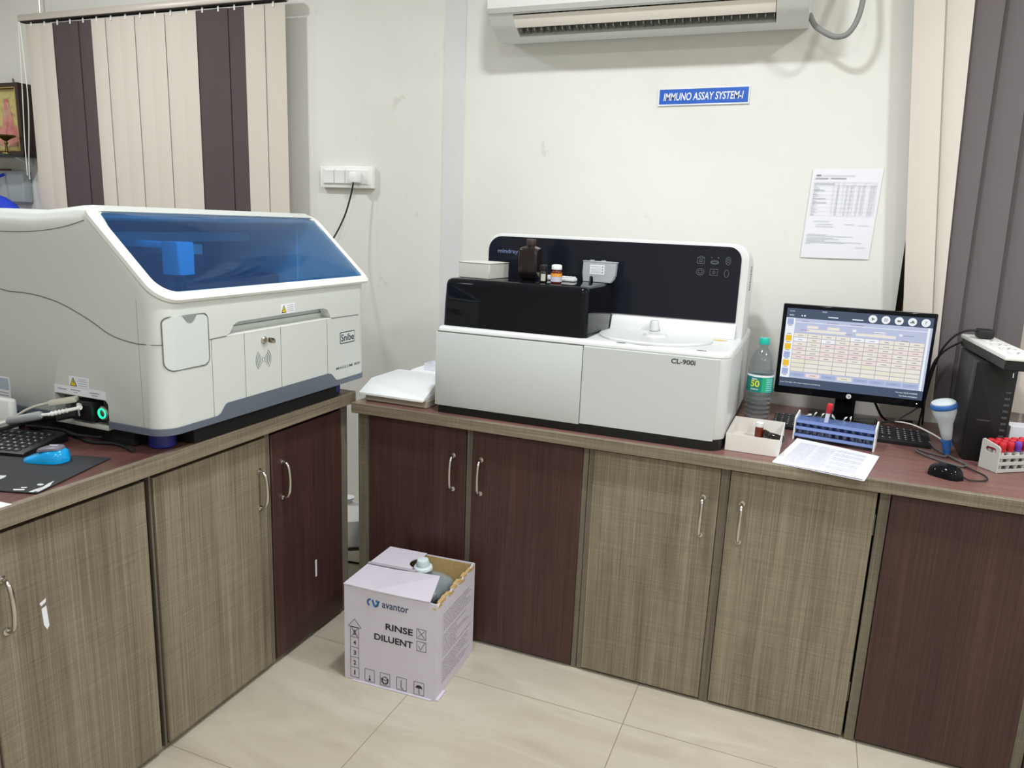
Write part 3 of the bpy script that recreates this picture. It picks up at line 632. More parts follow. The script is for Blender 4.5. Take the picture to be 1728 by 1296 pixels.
# ---- switchboard and its cord
sw = thing('switchboard', 'white wall switchboard with three rocker switches and a plugged socket', 'switchboard', (-1.935, YB, 1.565))
part('plate', MB().box(-2.070, -1.803, 2.822, 2.85, 1.519, 1.611, r=.004).box(-2.052, -1.822, 2.819, 2.823, 1.534, 1.596, r=.001), M_rim, sw)
for i in range(3):
    x0 = -2.048+i*.0565
    part('rocker_switch', MB().prism([(2.8195, 1.537), (2.8135, 1.539), (2.8165, 1.566), (2.8125, 1.592), (2.8195, 1.594)], 'x', x0+.0015, x0+.0525, r=.0008, seg=1).box(x0, x0+.0015, 2.8183, 2.82, 1.535, 1.596, m=1), [M_white, M_seam], sw)
part('socket', MB().box(-1.8775, -1.8265, 2.8165, 2.82, 1.537, 1.594, r=.0008, seg=1), M_white, sw)
pl = thing('plug', 'white plug with black lead pushed into the wall switchboard', 'plug', (-1.872, 2.80, 1.56))
part('plug_body', MB().box(-1.893, -1.851, 2.778, 2.8155, 1.540, 1.585, r=.006), M_rim, pl)
part('lead', MB().tube([(-1.873, 2.785, 1.545), (-1.876, 2.784, 1.525), (-1.885, 2.780, 1.48), (-1.905, 2.765, 1.40), (-1.935, 2.73, 1.31), (-1.965, 2.64, 1.20), (-1.99, 2.50, 1.05), (-2.0, 2.35, .90), (-2.02, 2.185, .870)], .0036, 8), M_rub, pl)

# ---- vertical blinds
def slat(par, xt0, xt1, xb0, xb1, zt, zb, y, m, turn=.012, name='slat'):
    s = MB(); n = 6; rows = []
    for j in range(9):
        t = j/8; z = zt+(zb-zt)*t; a = xt0+(xb0-xt0)*t; b_ = xt1+(xb1-xt1)*t
        rows.append([(a+(b_-a)*i/n, y-turn*(i/n-.5)-.004*sin(pi*i/n), z) for i in range(n+1)])
    R2 = [r_+[(p[0], p[1]+.0008, p[2]) for p in reversed(r_)] for r_ in rows]
    s.loft(R2); return part(name, s, m, par)
vb = thing('vertical_blind', 'closed vertical blind with two brown stripes on the left of the wall', 'blind', (-3.0, 2.77, 2.28))
part('headrail', MB().box(-3.800, -2.195, 2.745, 2.795, 2.276, 2.306, r=.004).box(-3.795, -2.20, 2.752, 2.788, 2.272, 2.277, m=1), [M_alu, M_dark], vb)
edges = [-3.775, -3.680, -3.588, -3.501, -3.414, -3.328, -3.236, -3.144, -3.052, -2.960, -2.868, -2.776, -2.683, -2.594, -2.504, -2.415, -2.307, -2.199]
for i, (a, b_) in enumerate(zip(edges, edges[1:])):
    br_ = 2 <= i <= 4 or 12 <= i <= 14
    slat(vb, a-.003, b_+.003, a-.003+(-.012 if i == 0 else 0), b_+.003, 2.262, .95, 2.77-(.0022 if i % 2 else 0), M_brown if br_ else M_cream, .003)
    part('hanger', MB().box((a+b_)/2-.004, (a+b_)/2+.004, 2.762, 2.765, 2.250, 2.276), M_rim, vb, flat=True)
part('pull_cord', MB().tube([(-3.785, 2.74, 2.27), (-3.800, 2.738, 1.95), (-3.815, 2.737, 1.72), (-3.82, 2.737, 1.54)], .0022, 6).tube([(-3.775, 2.74, 2.27), (-3.765, 2.738, 1.9), (-3.80, 2.737, 1.6), (-3.805, 2.737, 1.52)], .0022, 6), M_rim, vb)
part('rail_bracket', MB().box(-3.72, -3.69, 2.77, 2.85, 2.300, 2.315).tube([(-3.705, 2.80, 2.31), (-3.705, 2.80, 2.79)], .004, 6), M_alu, vb)
vr = thing('vertical_blind', 'vertical blind with wide brown stripe over the dark window at right', 'blind', (.9, 2.78, 2.5))
part('headrail', MB().box(.08, 1.80, 2.755, 2.805, 2.50, 2.535, r=.004), M_alu, vr)
def drift(t0, t1, b0, b1, zt=2.498, zb=.865):     # edges measured at z 2.12 and 1.175
    k = (zt-2.12)/.945; k2 = (1.175-zb)/.945
    return t0-(b0-t0)*k*.4, t1-(b1-t1)*k*.4, b0+(b0-t0)*k2*.8, b1+(b1-t1)*k2*.8, zt, zb
SL = [(.163, .245, .280, .362, 0), (.250, .334, .360, .390, 0), (.333, .418, .380, .442, 1), (.418, .502, .439, .535, 1), (.502, .590, .533, .617, 1)]
x = .590
for i in range(12): SL.append((x, x+.087, x+.027, x+.114, 1 if i in (5, 6, 7) else 0)); x += .087
for i, (a, b_, c_, d__, br_) in enumerate(SL):
    slat(vr, *drift(a, b_+.002, c_, d__+.002), 2.78-(.004 if br_ else 0)-.0016*(i % 2), M_brown2 if br_ else M_cream, .026 if br_ else .014)

# ---- shelf corner at far left
fs = thing('wall_shelf', 'narrow dark green glass shelf under the framed print', 'shelf', (-4.1, YB, 1.64))
part('shelf_board', MB().box(-4.45, -3.84, 2.665, 2.846, 1.632, 1.642, r=.002), mat('dark_green_glass', (40, 48, 40), .15), fs)
part('bracket', MB().prism([(2.848, 1.6315), (2.76, 1.6315), (2.848, 1.59)], 'x', -3.94, -3.925), M_rim, fs)
part('bracket', MB().prism([(2.848, 1.6315), (2.76, 1.6315), (2.848, 1.59)], 'x', -4.38, -4.365), M_rim, fs)
pf = thing('framed_picture', 'dark framed devotional print in gold and pink on the shelf', 'picture', (-4.12, 2.80, 1.643))
m_ = MB()
for a, b_, c_, d__ in ((-4.34, -3.885, 1.643, 1.668), (-4.34, -3.885, 1.975, 2.0), (-4.34, -4.315, 1.668, 1.975), (-3.91, -3.885, 1.668, 1.975)): m_.box(a, b_, 2.775, 2.848, c_, d__, m=0)
m_.box(-4.315, -3.91, 2.80, 2.845, 1.668, 1.975, m=0)
part('frame', m_, mat('dark_wood_frame', (52, 36, 30), .4), pf, flat=True)
part('gilt_slip', MB().box(-4.318, -3.905, 2.774, 2.7755, 1.664, 1.669).box(-4.318, -3.905, 2.774, 2.7755, 1.974, 1.979).box(-3.912, -3.906, 2.774, 2.7755, 1.665, 1.978).box(-4.318, -4.312, 2.774, 2.7755, 1.665, 1.978), mat('gilt', (190, 160, 96), .35, metal=.5), pf, flat=True)
def blotch(name, layers):
    m = bpy.data.materials.new(name); m.use_nodes = True; nt = m.node_tree; b = nt.nodes['Principled BSDF']
    tc = nt.nodes.new('ShaderNodeTexCoord').outputs['Object']
    f = noise(nt, tc, (16, 16, 12), 5, .65, .7); c = ramp(nt, f, layers); nt.links.new(c, b.inputs['Base Color']); b.inputs['Roughness'].default_value = .4; return m
M_pr = blotch('gold_print', ((.32, (120, 130, 96)), (.46, (196, 184, 118)), (.56, (206, 188, 120)), (.7, (168, 150, 100))))
M_pk = blotch('pink_print', ((.35, (186, 100, 100)), (.5, (208, 140, 128)), (.65, (190, 168, 140))))
def disc(mb, cx, cz, a, b_, y, m=0): mb.prism([(cx+a*cos(2*pi*i/20), cz+b_*sin(2*pi*i/20)) for i in range(20)], 'y', y, y-.0008, m=m)
m_ = MB(); m_.box(-4.312, -3.912, 2.797, 2.799, 1.669, 1.974, m=0)
disc(m_, -4.01, 1.81, .040, .085, 2.7965, 1); disc(m_, -4.01, 1.90, .020, .026, 2.7955, 1); disc(m_, -4.07, 1.76, .04, .03, 2.7955, 1); disc(m_, -3.95, 1.76, .035, .032, 2.7955, 1); disc(m_, -4.01, 1.71, .09, .022, 2.795, 1)
disc(m_, -4.21, 1.81, .045, .08, 2.7965, 1)
part('print', m_, [M_pr, M_pk], pf, flat=True)
part('hook', MB().tube([(-3.985, 2.83, 2.0), (-3.985, 2.826, 2.03)], .006, 8), M_chrome, pf)
dl = thing('oil_lamp', 'small brass oil lamp standing on the shelf before the framed print', 'oil lamp', (-3.93, 2.718, 1.642))
part('lamp_body', MB().lathe([(.026, 0), (.024, .006), (.008, .016), (.005, .045), (.010, .055), (.006, .065), (.022, .076), (.046, .088), (.048, .094), (.030, .090), (.008, .086)], (-3.93, 2.718, 1.6425), 24), mat('old_brass', (124, 104, 60), .35, metal=.9), dl)
bx = thing('wall_box', 'pale grey box fixed to the wall under the shelf', 'box', (-4.05, YB, 1.49))
part('box_body', MB().box(-4.45, -3.945, 2.80, 2.849, 1.405, 1.565, r=.004), mat('pale_grey_enamel', (168, 176, 178), .45), bx)
tagit(part('incense_stick', MB().box(-4.30, -4.03, 2.795, 2.803, 1.5655, 1.574, r=.002), mat('dark_maroon', (70, 24, 24), .5), base=(-4.1, 2.8, 1.566)),
      'dark maroon stick lying on top of the pale grey wall box', 'stick')
bc = thing('blue_bag', 'bright blue bag with orange patch at far left behind the grey analyzer', 'bag', (-3.93, 2.60, .70))
m_ = MB(); rr = []
for z, s_ in ((.70, .7), (.73, .95), (.95, 1.0), (1.20, 1.0), (1.33, .93), (1.39, .75), (1.425, .45), (1.44, .15)):
    rr.append([(-3.945+.215*s_*cos(2*pi*k/24)*(1+.03*sin(4*k+z*20)), 2.62+.10*s_*sin(2*pi*k/24)*(1+.05*cos(3*k+z*30)), z) for k in range(24)])
m_.loft(rr); part('bag_body', m_, mat('bright_blue_cloth', (36, 66, 205), .7), bc)
m_ = MB(); disc(m_, -3.845, 1.392, .040, .024, 2.545); part('patch', m_, mat('orange_patch', (214, 96, 40), .6), bc)
part('strap', MB().tube([(-4.06, 2.62, 1.42), (-4.08, 2.70, 1.50), (-4.08, 2.793, 1.545)], .008, 8), bpy.data.materials['bright_blue_cloth'], bc)
tb_ = thing('side_table', 'plain table below the wall box mostly hidden by the grey analyzer', 'table', (-3.95, 2.6, 0))
part('table_top', MB().box(-4.5, -3.4, 2.40, 2.80, .672, .70, r=.003), M_taupe, tb_)
for lx in (-4.46, -3.46):
    for ly in (2.43, 2.75): part('leg', MB().box(lx, lx+.03, ly, ly+.03, 0, .672), M_chrome, tb_)

# ================================================================ ON THE BLACK LID
ZL = 1.2156
c = thing('carton', 'small plain off-white carton on the left end of the black lid', 'carton', (-1.03, 2.31, ZL), radians(-8))
m_ = MB(); m_.box(-.068, .052, -.062, .062, .0006, .050, r=.0015, seg=1); m_.box(-.0692, .0532, -.0632, .0632, .0495, .0525, r=.001, seg=1)
part('carton_body', m_, mat('greyish_card', (200, 202, 194), .7), c, world=False)
c = thing('reagent_bottle', 'tall dark brown square-shouldered bottle on the black lid', 'bottle', (-.885, 2.345, ZL))
def sq(h, z, r): return [(x, y, z) for x, y in rrect(-h, h, -h, h, r, 4)]
part('bottle_body', MB().loft([sq(.020, .0004, .006), sq(.022, .002, .006), sq(.0315, .022, .008), sq(.0325, .030, .008), sq(.0325, .098, .008), sq(.030, .104, .008), sq(.014, .111, .008), sq(.013, .113, .012)]), M_dkb, c, world=False)
part('cap', MB().lathe([(.0145, .112), (.0155, .114), (.0155, .130), (.0135, .134)], n=20), mat('dark_brown_cap', (58, 40, 40), .4), c, world=False)
c = thing('dropper_bottle', 'small black bottle with pale label beside the tall brown bottle', 'bottle', (-.812, 2.275, ZL))
part('bottle_body', MB().lathe([(.0125, .0004), (.0135, .002), (.0135, .030), (.010, .036), (.009, .040)], n=20), M_black, c, world=False)
part('cap', MB().lathe([(.0125, .040), (.0130, .042), (.0120, .054), (.009, .057)], n=20), M_black, c, world=False)
part('label', MB().loft([[(.0139*cos(a), .0139*sin(a), z) for a in [radians(-105+i*9) for i in range(8)]]+[(.0136*cos(a), .0136*sin(a), z) for a in [radians(-105+i*9) for i in range(7, -1, -1)]] for z in (.006, .028)]), mat('cream_label', (196, 198, 180), .6), c, world=False)
c = thing('reagent_vial', 'small amber bottle with white cap and orange label on the black lid', 'bottle', (-.768, 2.275, ZL))
part('bottle_body', MB().lathe([(.0165, .0004), (.0178, .002), (.0178, .034), (.0150, .040), (.012, .043)], n=24), M_amber, c, world=False)
part('cap', MB().lathe([(.0165, .044), (.0168, .045), (.0165, .056), (.0150, .058), (.010, .060)], n=24), M_white, c, world=False)
lb = MB(); lb.lathe([(.0181, .006), (.0181, .022)], n=24); lb.lathe([(.0182, .0222), (.0182, .032)], n=24, m=1)
part('label', lb, [mat('lilac_label', (196, 196, 214), .6), mat('orange_label', (232, 158, 62), .6)], c, world=False)
c = thing('slide_tray', 'white ridged plastic strip lying flat behind the amber bottle', 'strip', (-.800, 2.395, ZL), radians(-8))
m_ = MB(); m_.box(-.062, .062, -.016, .016, .0006, .012, r=.003); 
for i in range(9): m_.box(-.056+i*.0132, -.048+i*.0132, -.014, .014, .0125, .0165, r=.001, seg=1)
part('strip_body', m_, M_white, c, world=False)
c = thing('reagent_pack', 'clear notched reagent cassette with white label on the rear right of the black lid', 'reagent pack', (-.672, 2.445, ZL), radians(-4))
m_ = MB(); m_.prism([(-.056, .0006), (-.034, .0006), (-.034, .018), (-.026, .022), (-.020, .018), (-.020, .0006), (.040, .0006), (.050, .012), (.050, .020), (.055, .024), (.058, .068), (-.058, .068), (-.060, .03)], 'y', -.010, .010, r=.0012, seg=1)
m_.box(-.060, .060, -.011, .011, .066, .070, r=.001, seg=1); m_.lathe([(.008, .070), (.008, .073)], (-.03, 0, 0), 16); m_.lathe([(.008, .070), (.008, .073)], (.01, 0, 0), 16)
part('pack_body', m_, mat('frosted_plastic', (206, 212, 216), .3, trans=.35), c, world=False)
m_ = MB(); m_.box(-.033, .018, -.0108, -.0102, .026, .058, m=0)
for k in range(5): m_.box(-.029, .006, -.0111, -.0107, .031+.005*k, .0322+.005*k, m=1)
for k in range(3): m_.box(.009, .014, -.0111, -.0107, .031+.009*k, .036+.009*k, m=1)
part('label', m_, [M_paper, M_inkl], c, world=False, flat=True)

# the whole analyzer stands slightly forward and is a little smaller than the nominal size used above
for o_ in [o for o in COL.objects if o.parent is None and o.type == 'EMPTY' and (o.name == B.name or (abs(o.location.z-ZL) < .001))]:
    k = .972; o_.location = Vector((0, 0, 1.4))+k*(o_.location-Vector((0, 0, 1.4))); o_.scale = (k, k, k)

# ================================================================ LEFT END OF THE WALL WORKTOP
def frustum(mb, x0, x1, y0, y1, z0, z1, i=.02, m=0, r=.004):
    mb.loft([[(x, y, z) for x, y in rrect(x0+q, x1-q, y0+q, y1-q, .006, 3)] for q, z in ((0, z0), (0, z0+.004), (i*.9, z1-.003), (i, z1), (i+.004, z1))], m)
c = thing('foam_box', 'white foam lid resting on a beige carton at the left end of the wall worktop', 'box', (-1.255, 2.24, .7858))
part('carton_base', MB().box(-1.385, -1.145, 2.125, 2.36, .7862, .809, r=.001, seg=1), mat('beige_card', (176, 168, 150), .75), c)
m_ = MB(); m_.prism([(2.105, .8095), (2.105, .816), (2.185, .852), (2.365, .852), (2.375, .8095)], 'x', -1.400, -1.150, r=.003)
part('foam_lid', m_, M_styro, c)
c = thing('foam_box', 'white foam lid lying behind the nearer foam lid against the wall', 'box', (-1.26, 2.50, .7858))
m_ = MB(); frustum(m_, -1.398, -1.150, 2.385, 2.640, .7862, .846, .028); part('foam_body', m_, M_styro, c)
c = thing('small_carton', 'small white open carton standing on the rear foam lid', 'carton', (-1.285, 2.46, .8465))
part('carton_body', MB().box(-1.325, -1.215, 2.43, 2.49, .8468, .8485).box(-1.325, -1.215, 2.43, 2.4315, .8485, .872).box(-1.325, -1.215, 2.4885, 2.49, .8485, .872).box(-1.325, -1.3235, 2.4315, 2.4885, .8485, .872), M_paper, c, flat=True)
c = thing('tube_rack', 'white slotted plastic rack standing beside the rear foam lid by the wall', 'rack', (-1.25, 2.53, .8465))
m_ = MB(); m_.box(-1.295, -1.20, 2.515, 2.545, .8468, .850); m_.box(-1.295, -1.20, 2.515, 2.545, .905, .909); m_.box(-1.295, -1.292, 2.515, 2.545, .850, .905); m_.box(-1.203, -1.20, 2.515, 2.545, .850, .905); m_.box(-1.292, -1.203, 2.538, 2.541, .850, .905)
for i in range(6): m_.box(-1.288+i*.015, -1.284+i*.015, 2.515, 2.519, .880, .905)
part('rack_frame', m_, M_white, c, flat=True)

# ================================================================ WATER BOTTLE, SMALL BOX, RACK, SHEETS
c = thing('water_bottle', 'clear plastic water bottle with teal cap and green label', 'bottle', (-.128, 2.462, .7855))
prof = [(.030, .0008), (.036, .003), (.0395, .010)]
for k in range(7): prof += [(.0395, .012+.0145*k), (.0355, .0165+.0145*k), (.0355, .020+.0145*k), (.0395, .0245+.0145*k)]
prof += [(.0395, .116), (.0400, .120), (.0400, .176), (.0395, .180), (.0388, .186), (.0395, .190), (.0392, .202), (.0378, .206), (.0375, .214), (.0335, .228), (.026, .243), (.018, .254), (.0140, .259), (.0135, .268), (.0165, .269), (.0165, .271), (.013, .272), (.013, .275)]
part('bottle_body', MB().lathe(prof, n=40), M_bottle, c, world=False, ang=25)
part('cap', MB().lathe([(.0158, .2712), (.0162, .273), (.0160, .289), (.0145, .291)], n=28), mat('teal_cap', (24, 182, 160), .35), c, world=False)
lb = MB()
def arcstrip(mb, a0, a1, r, z0, z1, m=0, n=14):
    mb.loft([[(r*cos(a), r*sin(a), z) for a in [radians(a0+(a1-a0)*i/n) for i in range(n+1)]]+[((r-.0004)*cos(a), (r-.0004)*sin(a), z) for a in [radians(a1-(a1-a0)*i/n) for i in range(n+1)]] for z in (z0, z1)], m)
arcstrip(lb, -200, 159, .0406, .122, .170, 0, 44); arcstrip(lb, -200, 159, .0407, .170, .1765, 1, 44)
arcstrip(lb, -78, -60, .0408, .122, .170, 2, 6); arcstrip(lb, -60, -20, .0408, .122, .170, 3, 8)
for k in range(6): arcstrip(lb, -57, -26, .0410, .128+.0068*k, .1295+.0068*k, 4, 8)
def wrap(mb, s, w, h, a, z, m, bold=.01):
    bm = textbm(s, w, h, Matrix.Identity(4), ext=.0002, bold=bold)
    bmesh.ops.triangulate(bm, faces=bm.faces)
    for v in bm.verts:
        an = radians(a)+(v.co.x-w/2)/.041; r = .0412+v.co.z; v.co = Vector((r*cos(an), r*sin(an), z+v.co.y))
    mb.merge(bm, m)
wrap(lb, '50', .028, .022, -108, .138, 5, .03); wrap(lb, 'more', .017, .005, -112, .1605, 1); wrap(lb, 'years', .024, .006, -110, .127, 1)
part('label', lb, [mat('label_teal', (0, 128, 118), .45), mat('label_white', (232, 238, 240), .45), mat('label_green', (30, 168, 116), .45), mat('label_aqua', (64, 176, 166), .45), mat('label_text', (190, 226, 220), .5), mat('label_yellow', (206, 214, 60), .5)], c, world=False)
# open white box with vials
c = thing('open_carton', 'small open white carton holding vials in front of the water bottle', 'carton', (-.112, 2.255, .7855), radians(-1))
m_ = MB(); bw, bd, bh, t_ = .0735, .112, .050, .0016
m_.box(-bw, bw, -bd, bd, .0006, .002); m_.box(-bw, bw, -bd, -bd+t_, .002, bh); m_.box(-bw, bw, bd-t_, bd, .002, bh); m_.box(-bw, -bw+t_, -bd+t_, bd-t_, .002, bh); m_.box(bw-t_, bw, -bd+t_, bd-t_, .002, bh)
part('tray', m_, mat('white_carton', (232, 228, 222), .7), c, world=False, flat=True)
part('tape_strip', MB().box(-.02, .045, -.02, .010, .0022, .0030), mat('orange_paper', (226, 150, 90), .7), c, world=False, flat=True)
v = thing('vial', 'amber vial with white cap standing in the small open white carton', 'vial', (-.108, 2.330, .7878))
part('vial_body', MB().lathe([(.0115, .0003), (.0125, .002), (.0125, .028), (.010, .033)], n=20), M_amber, v, world=False)
part('cap', MB().lathe([(.0120, .033), (.0125, .034), (.0125, .046), (.010, .048)], n=20), M_white, v, world=False)
for i, (vx, vy, rz, tt) in enumerate(((-.082, 2.318, .5, 'dark amber vial lying in the open white carton beside the white capped vial'), (-.058, 2.300, 1.1, 'dark amber vial lying in the open white carton nearest its right side'))):
    v = thing('vial', tt, 'vial', (vx, vy, .8005), rz); X = Matrix.Rotation(pi/2, 4, 'X') @ Matrix.Translation((0, 0, -.024))
    part('vial_body', MB().lathe([(.010, 0), (.012, .002), (.012, .030), (.009, .034)], n=20, X=X), M_dkb, v, world=False)
    part('cap', MB().lathe([(.0105, .034), (.011, .035), (.011, .046), (.009, .048)], n=20, X=X), M_black, v, world=False)
# blue rack
M_sleeve = seethru('greenish_sleeve', (176, 196, 214), .06, .35, (120, 140, 170))
RK = (-.012, 2.372, .7856); rkz = radians(-8)
c = thing('tube_rack', 'blue acrylic test tube rack with white end plates before the monitor', 'rack', RK, rkz)
for x0 in (0, .2235):
    part('end_plate', MB().prism([(.0, .0), (.076, .0), (.082, .070), (.070, .078), (.006, .068)], 'x', x0, x0+.005, r=.001, seg=1), M_white, c, world=False, label='white end plate')
for z0, z1 in ((.056, .062), (.036, .040), (.013, .017)):
    m_ = MB(); m_.box(.005, .2235, .002, .078, z0, z1, r=.0006, seg=1)
    for i in range(10):
        for j in range(3):
            cx, cy_ = .018+i*.0212, .016+j*.0235
            m_.loft([[(cx+r_*cos(a), cy_+r_*sin(a), z) for a in [2*pi*k/14 for k in range(14)]] for r_, z in ((.0082, z1+.0001), (.0082, z1+.0007), (.0072, z1+.0007), (.0072, z1+.0001))], cap=False, m=1)
    part('shelf_tier', m_, [M_rackb, mat('rack_edge_blue', (96, 116, 176), .4)] if z0 == .056 else [M_rackb, bpy.data.materials['rack_edge_blue']], c, world=False)
for i in range(10):
    part('tube_sleeve', MB().lathe([(.0076, .0175), (.0076, .0555)], (.018+i*.0212, .016, 0), 12), M_sleeve, c, world=False)
for z in (.013, .036, .056):
    part('front_bar', MB().box(.005, .2235, -.0005, .002, z-.002, z+.007), mat('acrylic_bar', (124, 146, 204), .25) if z == .013 else bpy.data.materials['acrylic_bar'], c, world=False)
RM = Matrix.Translation(RK) @ Matrix.Rotation(rkz, 4, 'Z')
def rkp(x, y, z=0): return RM @ Vector((x, y, z))
gE = 'open microtubes in the blue rack'
for i, (lx, ly, ang, tt) in enumerate(((.018, .063, .3, 'open microtube at the left end of the blue rack with its lid upright'), (.0392, .063, 1.0, 'open microtube second from the left in the blue rack'),
        (.0604, .063, 1.0, 'open microtube next on the left of the red capped tube'), (.1028, .063, 2.2, 'open microtube just right of the red capped tube'), (.124, .063, .9, 'open microtube second to the right of the red capped tube'), (.1452, .063, 1.5, 'open microtube furthest right in the blue rack'))):
    p = rkp(lx, ly, .022)
    v = thing('microtube', tt, 'microtube', p, rkz, gE)
    part('tube_body', MB().lathe([(.001, .0), (.003, .004), (.0052, .018), (.0054, .041), (.0066, .0412), (.0066, .0428), (.0045, .043)], n=14), M_clear, v, world=False)
    X = Matrix.Translation((.005, 0, .043)) @ Matrix.Rotation(-ang, 4, 'Y')
    m_ = MB(); m_.box(-.0005, .006, -.0016, .0016, -.0004, .0004, X=X); m_.lathe([(.0072, -.0010), (.0072, .0010), (.0045, .0009), (.0045, .0030), (.003, .0030), (.003, .001)], (.011, 0, 0), 14, X=X)
    part('lid', m_, mat('milky_plastic', (214, 218, 208), .4) if i == 0 else bpy.data.materials['milky_plastic'], v, world=False)
p = rkp(.0816, .030, .020)
v = thing('blood_tube', 'red capped blood tube leaning in the blue rack', 'tube', p, rkz)
X = Matrix.Rotation(radians(7), 4, 'Y') @ Matrix.Rotation(radians(8), 4, 'X')
part('tube_body', MB().lathe([(.001, 0), (.0045, .002), (.0062, .007), (.0062, .018)], n=18, X=X).lathe([(.0062, .018), (.0062, .078)], n=18, m=1, X=X), [mat('dark_blood', (34, 26, 34), .2), mat('white_tube_label', (222, 222, 238), .45)], v, world=False)
part('cap', MB().lathe([(.0070, .074), (.0082, .076), (.0080, .086), (.0088, .088), (.0088, .100), (.007, .103)], n=20, X=X), M_red, v, world=False)
# sheets of paper
def sheets(name, label, C, corners, z, n, seedv, group=None, lines=True):
    t = thing(name, label, 'paper', (C[0], C[1], z)); rnd = random.Random(seedv)
    P = [Vector((*q, 0)) for q in corners]
    def pt(u, v_, k=0): return (P[0]*(1-u)+P[1]*u)*(1-v_)+(P[3]*(1-u)+P[2]*u)*v_
    N = 10
    for k in range(n):
        a = rnd.uniform(-.02, .02) if k < n-1 else 0; off = Vector((rnd.uniform(-.006, .006), rnd.uniform(-.004, .004), 0)) if k < n-1 else Vector((0, 0, 0))
        mb = MB(); rows = []
        for j in range(N+1):
            r_ = []
            for i in range(N+1):
                q = pt(i/N, j/N)+off; q.z = z+.0006+k*.0006+.0030*(max(0, j/N-.85)/.15)**2*(1-i/N)+.0012*sin(pi*i/N)*k/n+.004*(max(0, .15-j/N)/.15)*(1 if k == n-1 else .5)*(i/N)
                r_.append(q)
            rows.append(r_)
        V = [[mb.bm.verts.new(q) for q in r_] for r_ in rows]; V2 = [[mb.bm.verts.new(q-Vector((0, 0, .0003))) for q in r_] for r_ in rows]
        for j in range(N):
            for i in range(N):
                mb.bm.faces.new([V[j][i], V[j][i+1], V[j+1][i+1], V[j+1][i]]); mb.bm.faces.new([V2[j][i], V2[j+1][i], V2[j+1][i+1], V2[j][i+1]])
        bd = [(0, i) for i in range(N+1)]+[(j, N) for j in range(1, N+1)]+[(N, i) for i in range(N-1, -1, -1)]+[(j, 0) for j in range(N-1, 0, -1)]
        for a_, c_ in zip(bd, bd[1:]+bd[:1]): mb.bm.faces.new([V[a_[0]][a_[1]], V[c_[0]][c_[1]], V2[c_[0]][c_[1]], V2[a_[0]][a_[1]]])
        s_ = part('sheet', mb, M_paper, t)
    if lines:
        ml = MB(); zz = z+.0006+(n-1)*.0006
        for k in range(24):
            v_ = .12+.033*k; u1 = .90 if k % 5 else .55; segs = [(.08, .3), (.33, .52), (.56, u1)] if k % 2 else [(.08, u1)]
            for u0, u_ in segs:
                for q0 in range(6):
                    ua = u0+(u_-u0)*q0/6; ub = u0+(u_-u0)*(q0+.92)/6; pts = [pt(ua, v_), pt(ub, v_), pt(ub, v_+.006), pt(ua, v_+.006)]
                    zz2 = zz+.0012*sin(pi*(ua+ub)/2)*(n-1)/n+.0012+.0030*(max(0, v_-.85)/.15)**2
                    ml.poly([(q.x, q.y, zz2) for q in pts])
        part('print', ml, bpy.data.materials['pale_ink'], t, flat=True, keep=True)
    return t
sheets('paper_sheets', 'stack of printed white sheets lying in front of the blue rack', (.08, 2.2), [(-.054, 2.085), (.170, 2.030), (.222, 2.297), (.002, 2.366)], .7856, 4, 3)

# ================================================================ COMPUTER
c = thing('monitor', 'black widescreen monitor showing a grid of test buttons', 'monitor', (.137, 2.66, .7855))
m_ = MB(); m_.box(-.0885+.0, .3615, 2.612, 2.640, .877, 1.176, r=.004); m_.box(-.0, .27, 2.640, 2.662, .93, 1.12, r=.008)
body = part('bezel', m_, M_blackg, c)
part('stand', MB().box(.105, .168, 2.655, 2.672, .80, .99, r=.004).loft([[(x, y, z) for x, y in rrect(.137-q, .137+q, 2.655-.0, 2.655+q*1.15, .03, 5)] for q, z in ((.108, .7862), (.110, .789), (.108, .797), (.045, .803))]), M_blackg, c)
def em(name, rgb, s=1.0):
    return mat(name, (8, 8, 8), .3, emis=rgb, estr=s)
UI = [em('ui_lavender', (184, 192, 220)), em('ui_slate', (74, 90, 116), .8), em('ui_cream', (232, 226, 216)), em('ui_pink', (234, 216, 212)), em('ui_yellow', (232, 190, 46)), em('ui_white', (236, 240, 246)), em('ui_line', (166, 166, 178)), em('ui_text', (150, 148, 160)), em('ui_blue', (160, 174, 214)), em('ui_green', (96, 124, 96)), em('ui_khaki', (228, 224, 206))]
sx0, sx1, sz0, sz1 = -.0755, .352, .902, 1.1625
def U(u): return sx0+(sx1-sx0)*u
def Vv(v): return sz1-(sz1-sz0)*v
s_ = MB(); lay = [0]
def R(u0, u1, v0, v1, m, d=1): y = 2.6118-.00012*d; s_.box(U(u0), U(u1), y-.0001, y+.0001, Vv(v1), Vv(v0), m=m)
R(0, 1, 0, 1, 0, 0); R(0, 1, 0, .12, 1); R(0, 1, .885, 1, 1); R(0, .062, .12, .885, 5); R(.066, .985, .125, .88, 0); R(.062, .066, .12, .885, 5, 2)
R(.97, .985, .12, .885, 5, 2); R(.066, .985, .165, .172, 5, 2)
for k, mm in enumerate((8, 5, 4, 4, 8, 4, 8)): R(.010, .055, .130+.106*k, .205+.106*k, mm, 3); R(.018, .047, .215+.106*k-.004, .222+.106*k, 7, 4)
for k in range(5):
    u = .600+.0875*k; s_.prism([(U(u)+.0125*cos(2*pi*i/20), Vv(.062)+.0125*sin(2*pi*i/20)) for i in range(20)], 'y', 2.6114, 2.6116, m=5)
def ui(u, v, w, h, m): s_.box(U(u)-w/2, U(u)+w/2, 2.6110, 2.6112, Vv(v)-h/2, Vv(v)+h/2, m=m)
s_.prism([(U(.600)-.003, Vv(.062)-.0055), (U(.600)+.006, Vv(.062)), (U(.600)-.003, Vv(.062)+.0055)], 'y', 2.6110, 2.6112, m=9)
